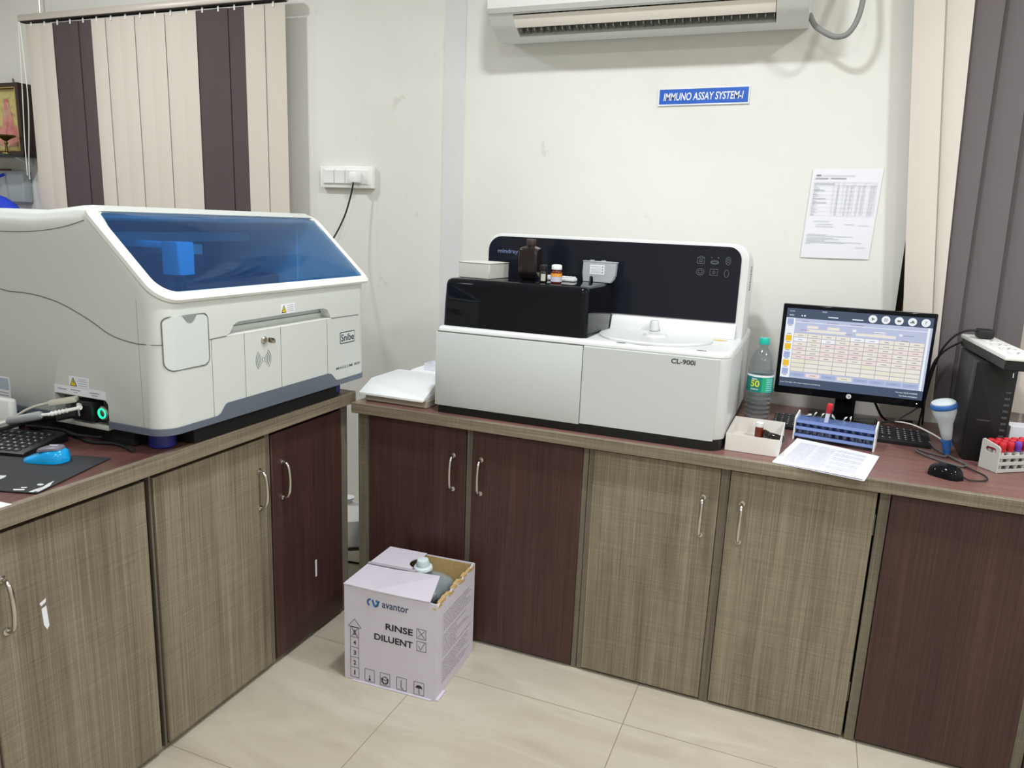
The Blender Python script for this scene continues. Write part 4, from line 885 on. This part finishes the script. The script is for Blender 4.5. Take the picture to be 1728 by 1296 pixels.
ui(.6815, .062, .003, .011, 7); ui(.694, .062, .003, .011, 7); ui(.775, .064, .010, .006, 9); ui(.862, .070, .013, .004, 9); ui(.865, .055, .006, .004, 9)
s_.merge(textbm('?', .006, .011, FR(U(.950)-.003, 2.6111, Vv(.062)-.0055), bold=.02), 7)
s_.merge(textbm('Standby', .016, .0042, FR(U(.02), 2.6111, Vv(.045))), 5); s_.merge(textbm('ADMIN', .014, .004, FR(U(.02), 2.6111, Vv(.095))), 5); ui(.11, .085, .004, .004, 5); ui(.13, .085, .005, .005, 5)
s_.merge(textbm('09:20', .014, .004, FR(U(.25), 2.6111, Vv(.030))), 5); ui(.33, .083, .030, .003, 5); ui(.50, .088, .032, .003, 5)
for (u, v, w, m) in ((.14, .155, .020, 7), (.33, .155, .036, 7), (.50, .155, .04, 7), (.14, .265, .028, 7), (.45, .278, .022, 7), (.66, .232, .034, 7), (.855, .235, .030, 7), (.83, .30, .020, 7)): ui(u, v, w, .0022, m)
R(.155, .235, .205, .24, 2, 4); R(.30, .385, .205, .24, 2, 4); R(.63-.155, .50, .21, .238, 5, 4); R(.62, .70, .215, .245, 5, 4); R(.155, .435, .25, .285, 2, 4); R(.50, .77, .25, .283, 2, 4); R(.79, .81, .22, .245, 5, 4)
rnd = random.Random(5)
R(.068, .965, .305, .80, 6, 3)
for r_ in range(9):
    for q in range(9):
        u0 = .070+.0995*q; v0 = .309+.0548*r_
        if r_ == 0 and q > 8: continue
        mm = rnd.choice((2, 2, 3, 3)) if 1 < r_ < 6 else rnd.choice((2, 2, 10) if r_ > 5 else (2, 2, 2, 5))
        R(u0, u0+.0955, v0, v0+.047, mm, 5); ui(u0+.048, v0+.026, .012+.006*rnd.random(), .0022, 7) if r_ < 6 else None
for q in range(8): R(.075+.112*q, .075+.112*q+.100, .815, .862, (8, 3, 8, 10, 8, 8, 8, 8)[q], 4); ui(.125+.112*q, .838, .018, .002, 7)
s_.merge(textbm('Note: Thursday 17th, Admit Method is Conflicting', .125, .0042, FR(U(.006), 2.6111, Vv(.955))), 5)
s_.merge(textbm('Version: 02.03.12.00205', .062, .0042, FR(U(.82), 2.6111, Vv(.935))), 5); s_.merge(textbm('Test Mode Workstation', .052, .0042, FR(U(.845), 2.6111, Vv(.975))), 5)
part('screen', s_, UI, c, flat=True, label='lit screen with rows of cream and pink buttons')
m_ = MB(); m_.prism([(.142+.0078*cos(2*pi*i/24), .8895+.0078*sin(2*pi*i/24)) for i in range(24)], 'y', 2.6105, 2.6122, m=0); m_.merge(textbm('hp', .0075, .0085, FR(.1385, 2.6103, .8855) @ Matrix(((1, .2, 0, 0), (0, 1, 0, 0), (0, 0, 1, 0), (0, 0, 0, 1))), bold=.01), 1)
part('maker_badge', m_, [M_white, M_ink], c, flat=True)
part('power_light', MB().box(.338, .341, 2.6112, 2.6125, .889, .892), em('white_led', (230, 235, 240), 2), c, flat=True)

def keyboard(label, loc, rz, leds=False):
    t = thing('keyboard', label, 'keyboard', loc, rz)
    part('case', MB().prism([(-.074, .0008), (-.074, .010), (-.068, .0125), (.066, .022), (.074, .020), (.074, .0008)], 'x', -.228, .228, r=.0015, seg=1), M_black, t, world=False)
    kb = MB(); X = Matrix.Translation((0, 0, .0125)) @ Matrix.Rotation(math.atan2(.0095, .134), 4, 'X')
    kl = MB()
    cols = [(-.220+.0192*i) for i in range(15)]+[.078+.0192*i for i in range(3)]+[.142+.0192*i for i in range(4)]
    for j in range(6):
        yv = -.058+.0195*j+(.006 if j == 5 else 0)
        for i, cx in enumerate(cols):
            if 15 <= i < 18 and j in (1,): continue
            if j == 0 and 4 <= i <= 8: continue
            kb.loft([[(x, y, z) for x, y in rrect(cx-h_, cx+h_, yv-h_+.008-.008, yv+h_, .002, 1)] for h_, z in ((.0088, .0005), (.0088, .002), (.0072, .0070))], X=X)
            kl.box(cx-.004, cx+.0005, yv-.001, yv+.003, .0070, .0073, X=X)
    kb.box(cols[4]-.009, cols[8]+.009, -.0665, -.050, .0005, .007, X=X)
    part('keys', kb, mat('key_black', (30, 31, 33), .45) if 'key_black' not in bpy.data.materials else bpy.data.materials['key_black'], t, world=False, kind='stuff')
    part('key_legends', kl, mat('legend_grey', (170, 172, 176), .6) if 'legend_grey' not in bpy.data.materials else bpy.data.materials['legend_grey'], t, world=False, flat=True, kind='stuff')
    if leds: part('indicator_light', MB().box(.152, .156, .056, .059, .0010, .0016, X=X), em('orange_led', (255, 150, 60), 4), t, world=False, flat=True); part('indicator_light', MB().box(.176, .180, .056, .059, .0010, .0016, X=X), bpy.data.materials['orange_led'], t, world=False, flat=True)
    return t
keyboard('black keyboard under the monitor behind the blue rack', (.152, 2.548, .7856), radians(-1.5), True)
# tower
c = thing('computer_tower', 'black slim computer tower standing under the power strip', 'computer', (.497, 2.54, .7855), radians(-1))
part('chassis', MB().box(-.050, .050, -.120, .150, .0008, .286, r=.003), mat('tower_black', (46, 49, 52), .35), c, world=False)
part('front_fascia', MB().prism(rrect(-.051, .051, .001, .289, .010, 4), 'y', -.146, -.1205, r=.003), M_black, c, world=False)
m_ = MB()
for k in range(9): m_.box(.030, .043, -.1466, -.1458, .06+.018*k, .066+.018*k)
m_.box(-.028, .004, -.1470, -.1458, .120, .123)
part('front_grille', m_, mat('grille_grey', (70, 74, 78), .4), c, world=False, flat=True)
part('power_light', MB().box(.039, .0405, -.1470, -.1458, .250, .263), em('tower_led', (210, 220, 230), 1.2), c, world=False, flat=True)
# power strip lying on the tower
c = thing('power_strip', 'white topped power strip lying across the black computer tower', 'power strip', (.502, 2.47, 1.0755), radians(4))
part('strip_base', MB().box(-.040, .040, -.225, .225, .0006, .026, r=.002, seg=1), M_black, c, world=False)
part('strip_cover', MB().box(-.043, .043, -.228, .228, .0262, .038, r=.003), M_rim, c, world=False, label='white socket plate')
for k in range(5):
    s2 = MB().box(-.018, .030, -.195+.082*k, -.145+.082*k, .0382, .0400, r=.0008, seg=1); f = part('socket_outlet', s2, M_white, c, world=False)
    m_ = MB(); m_.lathe([(.004, .0400), (.004, .0403)], (.006, -.158+.082*k, 0), 12); m_.lathe([(.003, .0400), (.003, .0403)], (-.003, -.180+.082*k, 0), 12); m_.lathe([(.003, .0400), (.003, .0403)], (.015, -.180+.082*k, 0), 12)
    part('pin_hole', m_, M_dark, f, world=False, flat=True)
c = thing('plug', 'black plug in the rear socket of the white power strip', 'plug', (.49, 2.61, 1.115))
part('plug_body', MB().box(.468, .512, 2.585, 2.635, 1.1158, 1.142, r=.005), M_rub, c)
part('lead', MB().tube([(.474, 2.60, 1.134), (.455, 2.595, 1.137), (.43, 2.60, 1.130), (.405, 2.61, 1.105), (.385, 2.625, 1.06), (.375, 2.66, .98), (.372, 2.70, .88), (.37, 2.73, .795)], .0034, 8), M_rub, c)
tagit(part('power_lead', MB().tube([(.460, 2.69, 1.095), (.43, 2.70, 1.075), (.40, 2.705, 1.045), (.38, 2.71, 1.0), (.378, 2.74, .90), (.385, 2.76, .792)], .0032, 8), M_rub, base=(.4, 2.7, .79)),
      'black lead dropping from the left edge of the power strip', 'cable')
# scanner
c = thing('barcode_scanner', 'white and blue handheld barcode scanner leaning by the computer tower', 'barcode scanner', (.405, 2.405, .7858))
X = Matrix.Translation((.415, 2.405, .787)) @ Matrix.Rotation(radians(-13), 4, 'Y') @ Matrix.Rotation(radians(4), 4, 'X')
m_ = MB(); m_.loft([[(x, y, z) for x, y in rrect(-w_, w_, -d2, d2, min(w_, d2)*.9, 5)] for w_, d2, z in ((.010, .012, .052), (.013, .015, .056), (.016, .018, .078), (.019, .021, .100), (.026, .028, .120), (.031, .032, .136), (.031, .033, .146))], X=X)
sc = part('handle_body', m_, mat('scanner_white', (196, 208, 212), .35), c)
part('head_ring', MB().loft([[(x, y, z) for x, y in rrect(-w_, w_, -d2, d2, min(w_, d2)*.95, 6)] for w_, d2, z in ((.032, .034, .1462), (.0345, .036, .149), (.0345, .036, .158), (.032, .034, .161))], X=X), mat('scanner_blue', (48, 104, 176), .35), c)
part('head_cap', MB().loft([[(x, y, z) for x, y in rrect(-w_, w_, -d2, d2, min(w_, d2)*.95, 6)] for w_, d2, z in ((.031, .033, .1612), (.031, .033, .164), (.026, .027, .168), (.012, .013, .171))], X=X), bpy.data.materials['scanner_white'], c)
part('grip', MB().loft([[(x-.004, y, z) for x, y in rrect(-w_, w_, -d2, d2, min(w_, d2)*.9, 5)] for w_, d2, z in ((.006, .008, .003), (.0095, .011, .012), (.011, .0135, .040), (.0125, .0155, .0505))], X=X).box(.006, .011, -.010, .004, .030, .088, r=.002, X=X), bpy.data.materials['scanner_blue'], c)
part('lead', MB().tube([(.407, 2.400, .795), (.404, 2.385, .790), (.370, 2.40, .7898), (.340, 2.425, .7898), (.334, 2.400, .7898), (.38, 2.335, .7898), (.43, 2.300, .7898), (.447, 2.325, .7898), (.425, 2.365, .7915), (.39, 2.44, .794), (.375, 2.50, .800)], .0030, 8), mat('grey_lead', (92, 90, 92), .5), c)
# mouse
def mouse(name, label, loc, rz, mats, blue=False):
    t = thing(name, label, 'computer mouse', loc, rz); L2, W2, Hh = (.052 if blue else .044), .031, .034; rows = []
    for j in range(13):
        u = -1+2*j/12; w_ = W2*(1-abs(u)**3.2)**.42*(.92+.08*u) if abs(u) < 1 else .002
        hh = (Hh*(.20+.80*min(1, max(0, (u+1)/1.25))**1.3) if blue else Hh*(.42+.58*sin(pi*(.18+.66*(1-(u+1)/2)))))*((1-abs(u)**6)**.4 if abs(u) < 1 else .2)
        rows.append([(u*L2, w_*cos(a), .0006+(max(hh, .004))*(max(sin(a), 0)**.7)) for a in [pi*i/14 for i in range(15)]]+[(u*L2, w_*.8*cos(a), .0006) for a in [pi*(1-i/4) for i in range(1, 4)]])
    part('shell', MB().loft(rows), mats[0], t, world=False, ang=60)
    return t, rows
t, _ = mouse('computer_mouse', 'glossy black mouse on the worktop right of the paper sheets', (.378, 2.192, .7858), radians(-27), [M_blackg])
part('scroll_wheel', MB().lathe([(.006, -.003), (.007, 0), (.006, .003)], n=16, X=Matrix.Translation((.028, 0, .026)) @ Matrix.Rotation(pi/2, 4, 'X')), M_rub, t, world=False)
part('lead', MB().tube([(.0445, 0, .010), (.056, .004, .0042), (.078, .024, .0042), (.084, .052, .0042), (.066, .085, .0042), (.030, .110, .0042), (.0, .130, .0042)], .0022, 6), M_rub, t, world=False)
# leads behind the keyboard
tagit(part('grey_cable', MB().tube([(.262, 2.735, .7895), (.285, 2.66, .815), (.31, 2.66, .832), (.355, 2.70, .86), (.37, 2.73, .88)], .0030, 8), bpy.data.materials['grey_lead'], base=(.3, 2.7, .79)),
      'pale grey cable curving over the back of the keyboard under the monitor', 'cable')
tagit(part('white_cable', MB().tube([(.29, 2.655, .8165), (.34, 2.63, .8175), (.392, 2.585, .806), (.43, 2.57, .7895), (.444, 2.62, .7895)], .0025, 8), M_rim, base=(.35, 2.6, .79)),
      'thin white cable running across the right end of the keyboard', 'cable')
tagit(part('monitor_lead', MB().tube([(.20, 2.68, .93), (.23, 2.70, .86), (.27, 2.74, .80), (.33, 2.79, .7895), (.36, 2.80, .7895)], .004, 8), M_rub, base=(.2, 2.7, .79)),
      'thick black lead hanging behind the right half of the monitor', 'cable')
# rack with capped tubes
rr_ = (.514, 2.292, .7856); ra = radians(35)
c = thing('tube_rack', 'grey white plastic rack of red capped tubes at the right edge', 'rack', rr_, ra)
pe = MB(); outer = [(0, 0), (.062, 0), (.062, .080), (.056, .084), (.006, .074), (0, .068)]
pe.prism(outer, 'x', 0, .004, r=.0008, seg=1)
ep = part('end_plate', pe, mat('rack_greywhite', (196, 198, 192), .5), c, world=False)
cut(ep, [MB().prism(rrect(.012, .048, .050, .066, .0078, 5), 'x', -.01, .02)])
part('end_plate', MB().prism(outer, 'x', .196, .200, r=.0008, seg=1), bpy.data.materials['rack_greywhite'], c, world=False)
for z in (.003, .023, .042):
    m_ = MB(); m_.box(.004, .196, .0, .002, z-.002, z+.008, r=.0006, seg=1); m_.box(.004, .196, .002, .060, z, z+.003)
    part('shelf_tier', m_, bpy.data.materials['rack_greywhite'], c, world=False)
R2 = Matrix.Translation(rr_) @ Matrix.Rotation(ra, 4, 'Z')
gT = 'capped blood tubes in the grey white rack'
caps = {}
proto = None
for j in range(3):
    for i in range(7):
        lx, ly = .018+i*.026, .012+j*.019; kcol = M_vio if (i == 2 and j == 0) or (i == 4 and j == 1) or (i == 5) else M_red
        p = R2 @ Vector((lx, ly, .0065)); key = kcol.name
        row = ('front', 'middle', 'back')[j]; tt = '%s capped blood tube in the %s row of the grey white rack' % ('violet' if kcol is M_vio else 'red', row)
        if key not in caps:
            v = thing('blood_tube', tt, 'tube', p, ra, gT)
            part('tube_body', MB().lathe([(.001, 0), (.0045, .002), (.0060, .007), (.0060, .052)], n=12), mat('tube_white', (226, 224, 224), .4) if not caps else bpy.data.materials['tube_white'], v, world=False)
            part('cap', MB().lathe([(.0072, .0505), (.0085, .052), (.0082, .060), (.0090, .062), (.0090, .075), (.0075, .077)], n=16), kcol, v, world=False)
            caps[key] = v
        else: v = dup(caps[key], p, ra, tt)
c = thing('white_carton', 'plain white carton standing behind the red capped tubes at right', 'carton', (.64, 2.52, .7855), radians(8))
part('carton_body', MB().box(-.075, .075, -.03, .03, .0006, .096, r=.001, seg=1), M_paper, c, world=False, flat=True)


# ================================================================ CARTON ON THE FLOOR
CO, crz = (-1.212, 1.741, 0.0), radians(2.4)
c = thing('carton', 'torn white carton marked RINSE DILUENT standing on the floor between the cabinet runs', 'carton', CO, crz)
cw, cdp, ch, t_ = .308, .288, .314, .004
M_card2 = [M_card, M_kraft]
def wavy(n, z, amp, sd):
    r_ = random.Random(sd); return [z+r_.uniform(-amp, amp) for _ in range(n+1)]
m_ = MB()
zf = wavy(14, ch, .0012, 1)
m_.prism([(0, .001)]+[(cw, .001)]+[(cw*(1-i/14), zf[i]) for i in range(15)], 'y', 0, t_)
part('front_side', m_, M_card, c, world=False, flat=True)
m_ = MB(); m_.prism([(0, .001), (cw, .001), (cw, ch+.004), (cw*.6, ch+.002), (0, ch)], 'y', cdp-t_, cdp); part('back_side', m_, M_card, c, world=False, flat=True)
m_ = MB(); m_.box(0, t_, t_, cdp-t_, .001, ch); part('left_side', m_, M_card, c, world=False, flat=True)
zr = wavy(16, ch-.006, .006, 5)
m_ = MB(); m_.prism([(t_, .001), (cdp-t_, .001)]+[(cdp-t_-(cdp-2*t_)*i/16, zr[i]+(.010 if i < 2 else 0)) for i in range(17)], 'x', cw-t_, cw)
part('right_side', m_, M_card, c, world=False, flat=True)
# raw brown board: inner faces and torn rim
m_ = MB(); m_.box(t_+.0004, cw-t_-.0004, cdp-t_-.0012, cdp-t_-.0002, .03, ch-.001); m_.box(cw-t_-.0014, cw-t_-.0003, t_+.001, cdp-t_-.002, .03, ch-.02)
r_ = random.Random(9)
for i in range(22):
    y = .012+.0122*i; z = zr[max(0, min(16, 16-int(i*16/22)))]
    m_.prism([(y-.013, z-.006), (y+.013, z-.008), (y+.012, z+r_.uniform(.000, .003)), (y+.001, z+r_.uniform(.001, .004)), (y-.012, z+r_.uniform(-.001, .002))], 'x', cw-t_-.003-r_.uniform(0, .006), cw+r_.uniform(-.001, .0012))
part('torn_board', m_, mat('torn_kraft', (192, 164, 110), .9, bump=(150, .5)), c, world=False, flat=True, label='raw brown torn board edge')
part('base_board', MB().box(t_, cw-t_, t_, cdp-t_, .001, .005), M_kraft, c, world=False, flat=True)
# crushed bottom flaps at the near right corner
part('bottom_flap', MB().prism([(.03, .0005), (cw-.012, .0005), (cw-.010, .004), (.20, .0045), (.03, .002)], 'y', -.006, -.0005), M_card, c, world=False, flat=True)
part('bottom_flap', MB().prism([(.0, .0005), (.06, .0005), (.055, .005), (.0, .006)], 'x', cw+.0005, cw+.010), M_card, c, world=False, flat=True)
# top flaps
def flap(pts, th=.003):
    mb = MB(); A = [mb.bm.verts.new(p) for p in pts]; Bv = [mb.bm.verts.new((p[0], p[1], p[2]-th)) for p in pts]; n = len(pts)
    mb.bm.faces.new(A); mb.bm.faces.new(list(reversed(Bv)))
    for i in range(n): mb.bm.faces.new([A[i], Bv[i], Bv[(i+1) % n], A[(i+1) % n]])
    for f in list(mb.bm.faces)[1:2]: f.material_index = 1
    return mb
part('top_flap', flap([(-.002, -.001, ch+.004), (.10, -.003, ch+.0035), (.20, -.003, ch+.004), (.288, -.002, ch+.006), (.275, .06, ch+.014), (.258, .128, ch+.022), (.18, .135, ch+.012), (.10, .138, ch+.008), (-.001, .140, ch+.006)]), [M_card, M_dark], c, world=False, flat=True)
ncx, ncy, nr = .160, .208, .042
pts = [(-.001, .1405, ch+.0055), (.06, .1405, ch+.006), (.118, .142, ch+.008), (.140, .148, ch+.009)]
pts += [(ncx+nr*cos(a), ncy+nr*sin(a), ch+.009-.002*i/8) for i, a in enumerate([radians(250-16*k) for k in range(9)])]
pts += [(.138, cdp-.003, ch+.006), (.0, cdp-.002, ch+.004)]
part('top_flap', flap(pts), [M_card, M_kraft], c, world=False, flat=True)
part('tape', flap([(.0, .1365, ch+.0095), (.17, .132, ch+.0155), (.17, .146, ch+.0158), (.0, .150, ch+.0098)], .0003), mat('packing_tape', (186, 180, 190), .25), c, world=False, flat=True)
# printing on the front
ix = MB(); X = Matrix(((1, 0, 0, 0), (0, 0, -1, -.0008), (0, 1, 0, 0), (0, 0, 0, 1)))
def tx(s_, x, z, w_, h_, bold=.0, m=0): ix.merge(textbm(s_, w_, h_, X @ Matrix.Translation((x, z, 0)), ext=.0002, bold=bold), m)
def fr(x, z, w_, h_, t=.0010, m=0):
    for a in ((x, x+w_, z, z+t), (x, x+w_, z+h_-t, z+h_), (x, x+t, z, z+h_), (x+w_-t, x+w_, z, z+h_)): ix.box(a[0], a[1], -.0011, -.0006, a[2], a[3], m=m)
def ld_(p, q, t=.0006, m=0): ix.tube([(p[0], -.0008, p[1]), (q[0], -.0008, q[1])], t, 4, m=m, sm=False)
tx('avantor', .130, .266, .088, .019, .008, 1)
for x, k in ((.090, 1), (.108, -1)):
    ix.tube([(x+.011*cos(a)*.8, -.0009, .275+.010*sin(a)) for a in [radians(80+k*25*i) for i in range(8)]], .0026, 6, m=2, sm=False)
ix.tube([(.098, -.0009, .284), (.104, -.0009, .268), (.110, -.0009, .266), (.120, -.0009, .284)], .0026, 6, m=2)
tx('RINSE', .142, .197, .091, .021, .022); tx('DILUENT', .104, .156, .129, .021, .022)
fr(.245, .193, .031, .032); fr(.246, .153, .031, .032)
ld_((.249, .197), (.272, .221)); ld_((.272, .197), (.249, .222)); ld_((.251, .170), (.259, .158)); ld_((.259, .158), (.273, .184))
fr(.021, .010, .030, .170, .001)
for k in range(1, 5): ix.box(.021, .051, -.0011, -.0006, .010+.034*k, .011+.034*k)
for k in range(5): tx('12345'[k], .0315+(.002 if k == 0 else 0), .019+.034*k, .0042 if k == 0 else .009, .015, .0 if k == 0 else .015)
ld_((.026, .150), (.046, .176), .0008); ld_((.046, .150), (.026, .176), .0008)
ld_((.014, .181), (.036, .208)); ld_((.036, .208), (.058, .181)); ld_((.014, .181), (.058, .181))
for k, x in enumerate((.071, .124, .180, .238)): fr(x, .008, .034, .042)
ld_((.088, .014), (.088, .030), .0012); ix.box(.085, .091, -.0011, -.0006, .012, .018)                      # thermometer
ix.tube([(.1405+.0075*cos(a), -.0008, .032+.006*sin(a)) for a in [2*pi*i/12 for i in range(13)]], .001, 4, sm=False)
ix.tube([(.130, -.0008, .032), (.132, -.0008, .020), (.139, -.0008, .014)], .0022, 6); ix.tube([(.151, -.0008, .032), (.149, -.0008, .020), (.142, -.0008, .014)], .0022, 6)
ix.tube([(.196, -.0008, .042), (.196, -.0008, .016), (.204, -.0008, .014)], .0008, 5)
ix.prism([(.255+.011*cos(a), .030+.010*sin(a)) for a in [pi*i/12 for i in range(13)]], 'y', -.0011, -.0006); ld_((.255, .030), (.255, .014), .0008); ld_((.255, .014), (.259, .014), .0008)
part('front_print', ix, [mat('carton_ink', (40, 38, 48), .6), mat('logo_slate', (52, 66, 104), .6), mat('logo_teal', (20, 96, 150), .6)], c, world=False, flat=True)
sx_ = MB(); r_ = random.Random(4)
for k in range(27):
    z = .255-.0085*k; L0 = .052; L1 = r_.choice((.25, .24, .26, .15, .22))
    if k in (7, 17): continue
    y = L0
    while y < L1:
        w_ = r_.uniform(.006, .022); sx_.box(cw+.0003, cw+.0007, y, min(y+w_, L1), z, z+.0019); y += w_+.004
    sx_.box(cw+.0003, cw+.0007, .044, .0465, z, z+.003)
part('side_print', sx_, mat('side_ink', (140, 130, 148), .6), c, world=False, flat=True)
cb = thing('carboy', 'clear plastic carboy with white screw cap inside the torn carton', 'jerrycan', (-1.055, 1.945, .006))
rg = []
for h_, z in ((.080, .001), (.088, .006), (.090, .02), (.090, .24), (.082, .262), (.060, .278), (.030, .287)): rg.append([(x, y, z) for x, y in rrect(-h_, h_, -h_*.85, h_*.85, .03, 5)])
part('carboy_body', MB().loft(rg), mat('cloudy_plastic', (150, 164, 170), .25, trans=.25), cb, world=False)
X = Matrix.Translation((0, .004, .286)) @ Matrix.Rotation(radians(5), 4, 'X')
part('neck', MB().lathe([(.024, -.002), (.021, .006), (.021, .018)], n=24, X=X), bpy.data.materials['cloudy_plastic'], cb, world=False)
part('cap', MB().lathe([(.030, .018), (.031, .020), (.029, .026), (.0215, .030), (.0205, .040), (.0175, .050), (.008, .052)], n=24, X=X), mat('cap_white', (214, 228, 230), .4), cb, world=False)

# ================================================================ LEFT WORKTOP ITEMS
ZW = .8166
c = thing('mouse_pad', 'black mouse pad with white swirl pattern at the left edge', 'mouse pad', (-1.55, 1.05, ZW))
U1 = Vector((-.95, -.312)).normalized(); C1 = Vector((-1.497, 1.212)); C2 = Vector((-1.430, .981)); C3 = C2+U1*.30; C4 = C1+U1*.30
def pp(u, v_): return C1.lerp(C2, v_)*(1-u)+C4.lerp(C3, v_)*u      # u away from the edge, v towards the viewer
m_ = MB(); m_.prism([tuple(p) for p in (C1, C2, C3, C4)], 'z', ZW+.0003, ZW+.0030, r=.0008, seg=1)
part('pad', m_, mat('pad_black', (38, 39, 42), .75), c)
m_ = MB(); zz = ZW+.0032
def blob(pts): m_.poly([(*pp(u, v_), zz) for u, v_ in pts])
for k, pl_ in enumerate((((-1.4659, 1.0465), (-1.4585, 1.036), (-1.4445, 1.020), (-1.4375, 1.0), (-1.4335, .9865), (-1.440, .9845), (-1.450, 1.005), (-1.460, 1.0264)), ((-1.4521, 1.0115), (-1.4425, .9920), (-1.4405, .9800), (-1.4492, .9760), (-1.4519, .9902)),
           ((-1.492, .9732), (-1.4713, .9843), (-1.4657, .9787), (-1.4833, .9688)), ((-1.4887, .9877), (-1.477, .994), (-1.4738, .9901), (-1.4831, .9846)), ((-1.5925, 1.0146), (-1.5795, 1.0205), (-1.5722, 1.0106), (-1.569, .9987)),
           [(-1.4683+.0075*cos(2*pi*i/14), 1.0159+.0055*sin(2*pi*i/14)) for i in range(14)])):
    mm_ = MB(); mm_.poly([(x, y, zz) for x, y in pl_])
    part('swirl_print', mm_, mat('pad_print', (196, 198, 198), .7) if k == 0 else bpy.data.materials['pad_print'], c, flat=True)
t, _ = mouse('computer_mouse', 'bright blue mouse with grey top on the black mouse pad', (-1.600, 1.128, ZW+.0031), radians(22), [mat('mouse_blue', (16, 156, 222), .2)], True)
m_ = MB(); m_.loft([[(x*k+.018, y*k, z+.16*(x*k)*(1 if x < 0 else .2)) for x, y in rrect(-.036, .024, -.020, .020, .018, 5)] for k, z in ((1.0, .0300), (.92, .0345), (.6, .0368), (.2, .0374))]); m_.box(.010, .028, -.0015, .0015, .0370, .0384, m=1)
part('top_cover', m_, [mat('mouse_grey', (106, 104, 118), .4), M_white], t, world=False)
sheets('paper_sheet', 'blank white sheet at the near edge of the side worktop by the mouse pad', (-1.55, .85), [(-1.655, .72), (-1.432, .70), (-1.421, .922), (-1.640, .905)], ZW, 1, 2, lines=False)
keyboard('black keyboard lying in shadow below the ports of the grey analyzer', (-1.905, 1.135, ZW+.0003), radians(14))
c = thing('power_adapter', 'black power brick on the worktop under the left end of the grey analyzer', 'power adapter', (-1.99, 1.26, ZW))
part('adapter_body', MB().box(-2.06, -1.90, 1.246, 1.282, ZW+.0004, ZW+.040, r=.004), M_black, c)
c = thing('usb_hub', 'white plastic hub at the left edge beside the ferrite cable', 'usb hub', (-1.93, 1.225, ZW))
part('hub_body', MB().box(-1.985, -1.846, 1.218, 1.240, ZW+.0004, .914, r=.008, seg=3), M_white, c)
c = thing('data_cable', 'white cable with clear ferrite sleeve plugged into the grey analyzer', 'cable', (-1.75, 1.22, .87))
part('wire', MB().tube([(-2.02, 1.160, .846), (-1.92, 1.165, .853), (-1.84, 1.175, .862), (-1.800, 1.185, .873), (-1.73, 1.205, .892), (-1.69, 1.220, .898)], .0038, 8), M_rim, c)
d0, d1 = Vector((-1.806, 1.184, .872)), Vector((-1.716, 1.208, .895))
part('ferrite_sleeve', MB().tube([d0, d0.lerp(d1, .05), d0.lerp(d1, .95), d1], lambda t: .0105 if .02 < t < .98 else .007, 14, sm=False), mat('sleeve_grey', (150, 154, 154), .35), c)
m_ = MB(); e0, e1 = Vector((-1.70, 1.213, .897)), Vector((-1.645, 1.256, .912)); m_.tube([e0, e1], .0045, 10, sm=False)
for k in range(5): q = e0.lerp(e1, .1+.12*k); m_.tube([q, q.lerp(e1, .07)], .0062, 10, sm=False)
m_.tube([e1, Vector((-1.705, 1.300, .912))  .lerp(e1, .2)], .0065, 8, sm=False)
part('connector', m_, M_rim, c)
c = thing('data_cable', 'pale serial cable entering the analyzer port above the ferrite cable', 'cable', (-1.72, 1.24, .92))
part('connector', MB().box(-.034, .034, -.011, .011, -.007, .007, r=.003, X=Matrix.Translation((-1.708, 1.262, .920)) @ Matrix.Rotation(radians(28), 4, 'Z') @ Matrix.Rotation(radians(-10), 4, 'Y')), mat('pale_beige', (206, 204, 188), .5), c)
part('wire', MB().tube([(-1.736, 1.246, .915), (-1.78, 1.225, .900), (-1.85, 1.20, .862), (-1.98, 1.19, .842)], .0034, 8), bpy.data.materials['pale_beige'], c)
c = thing('power_lead', 'black mains lead plugged into the grey analyzer beside the green switch', 'cable', (-1.70, 1.2, .87))
part('wire', MB().tube([(-1.665, 1.262, .893), (-1.70, 1.235, .889), (-1.76, 1.205, .874), (-1.84, 1.170, .846), (-1.95, 1.150, .838), (-2.08, 1.15, .836)], .0050, 8).tube([(-1.70, 1.235, .885), (-1.665, 1.262, .893)], .0095, 10, sm=False), M_rub, c)
tagit(part('black_cable', MB().tube([(-1.885, 1.290, .8215), (-1.80, 1.283, .8215), (-1.72, 1.293, .8215), (-1.64, 1.272, .8215), (-1.57, 1.290, .8215), (-1.49, 1.270, .8215)], .0045, 8).tube([(-1.87, 1.272, .8300), (-1.77, 1.292, .8305), (-1.69, 1.276, .8305), (-1.62, 1.292, .8305)], .0040, 8), M_rub, base=(-1.8, 1.25, ZW)),
      'tangle of black leads in the shadow under the grey analyzer', 'cable', kind='stuff')
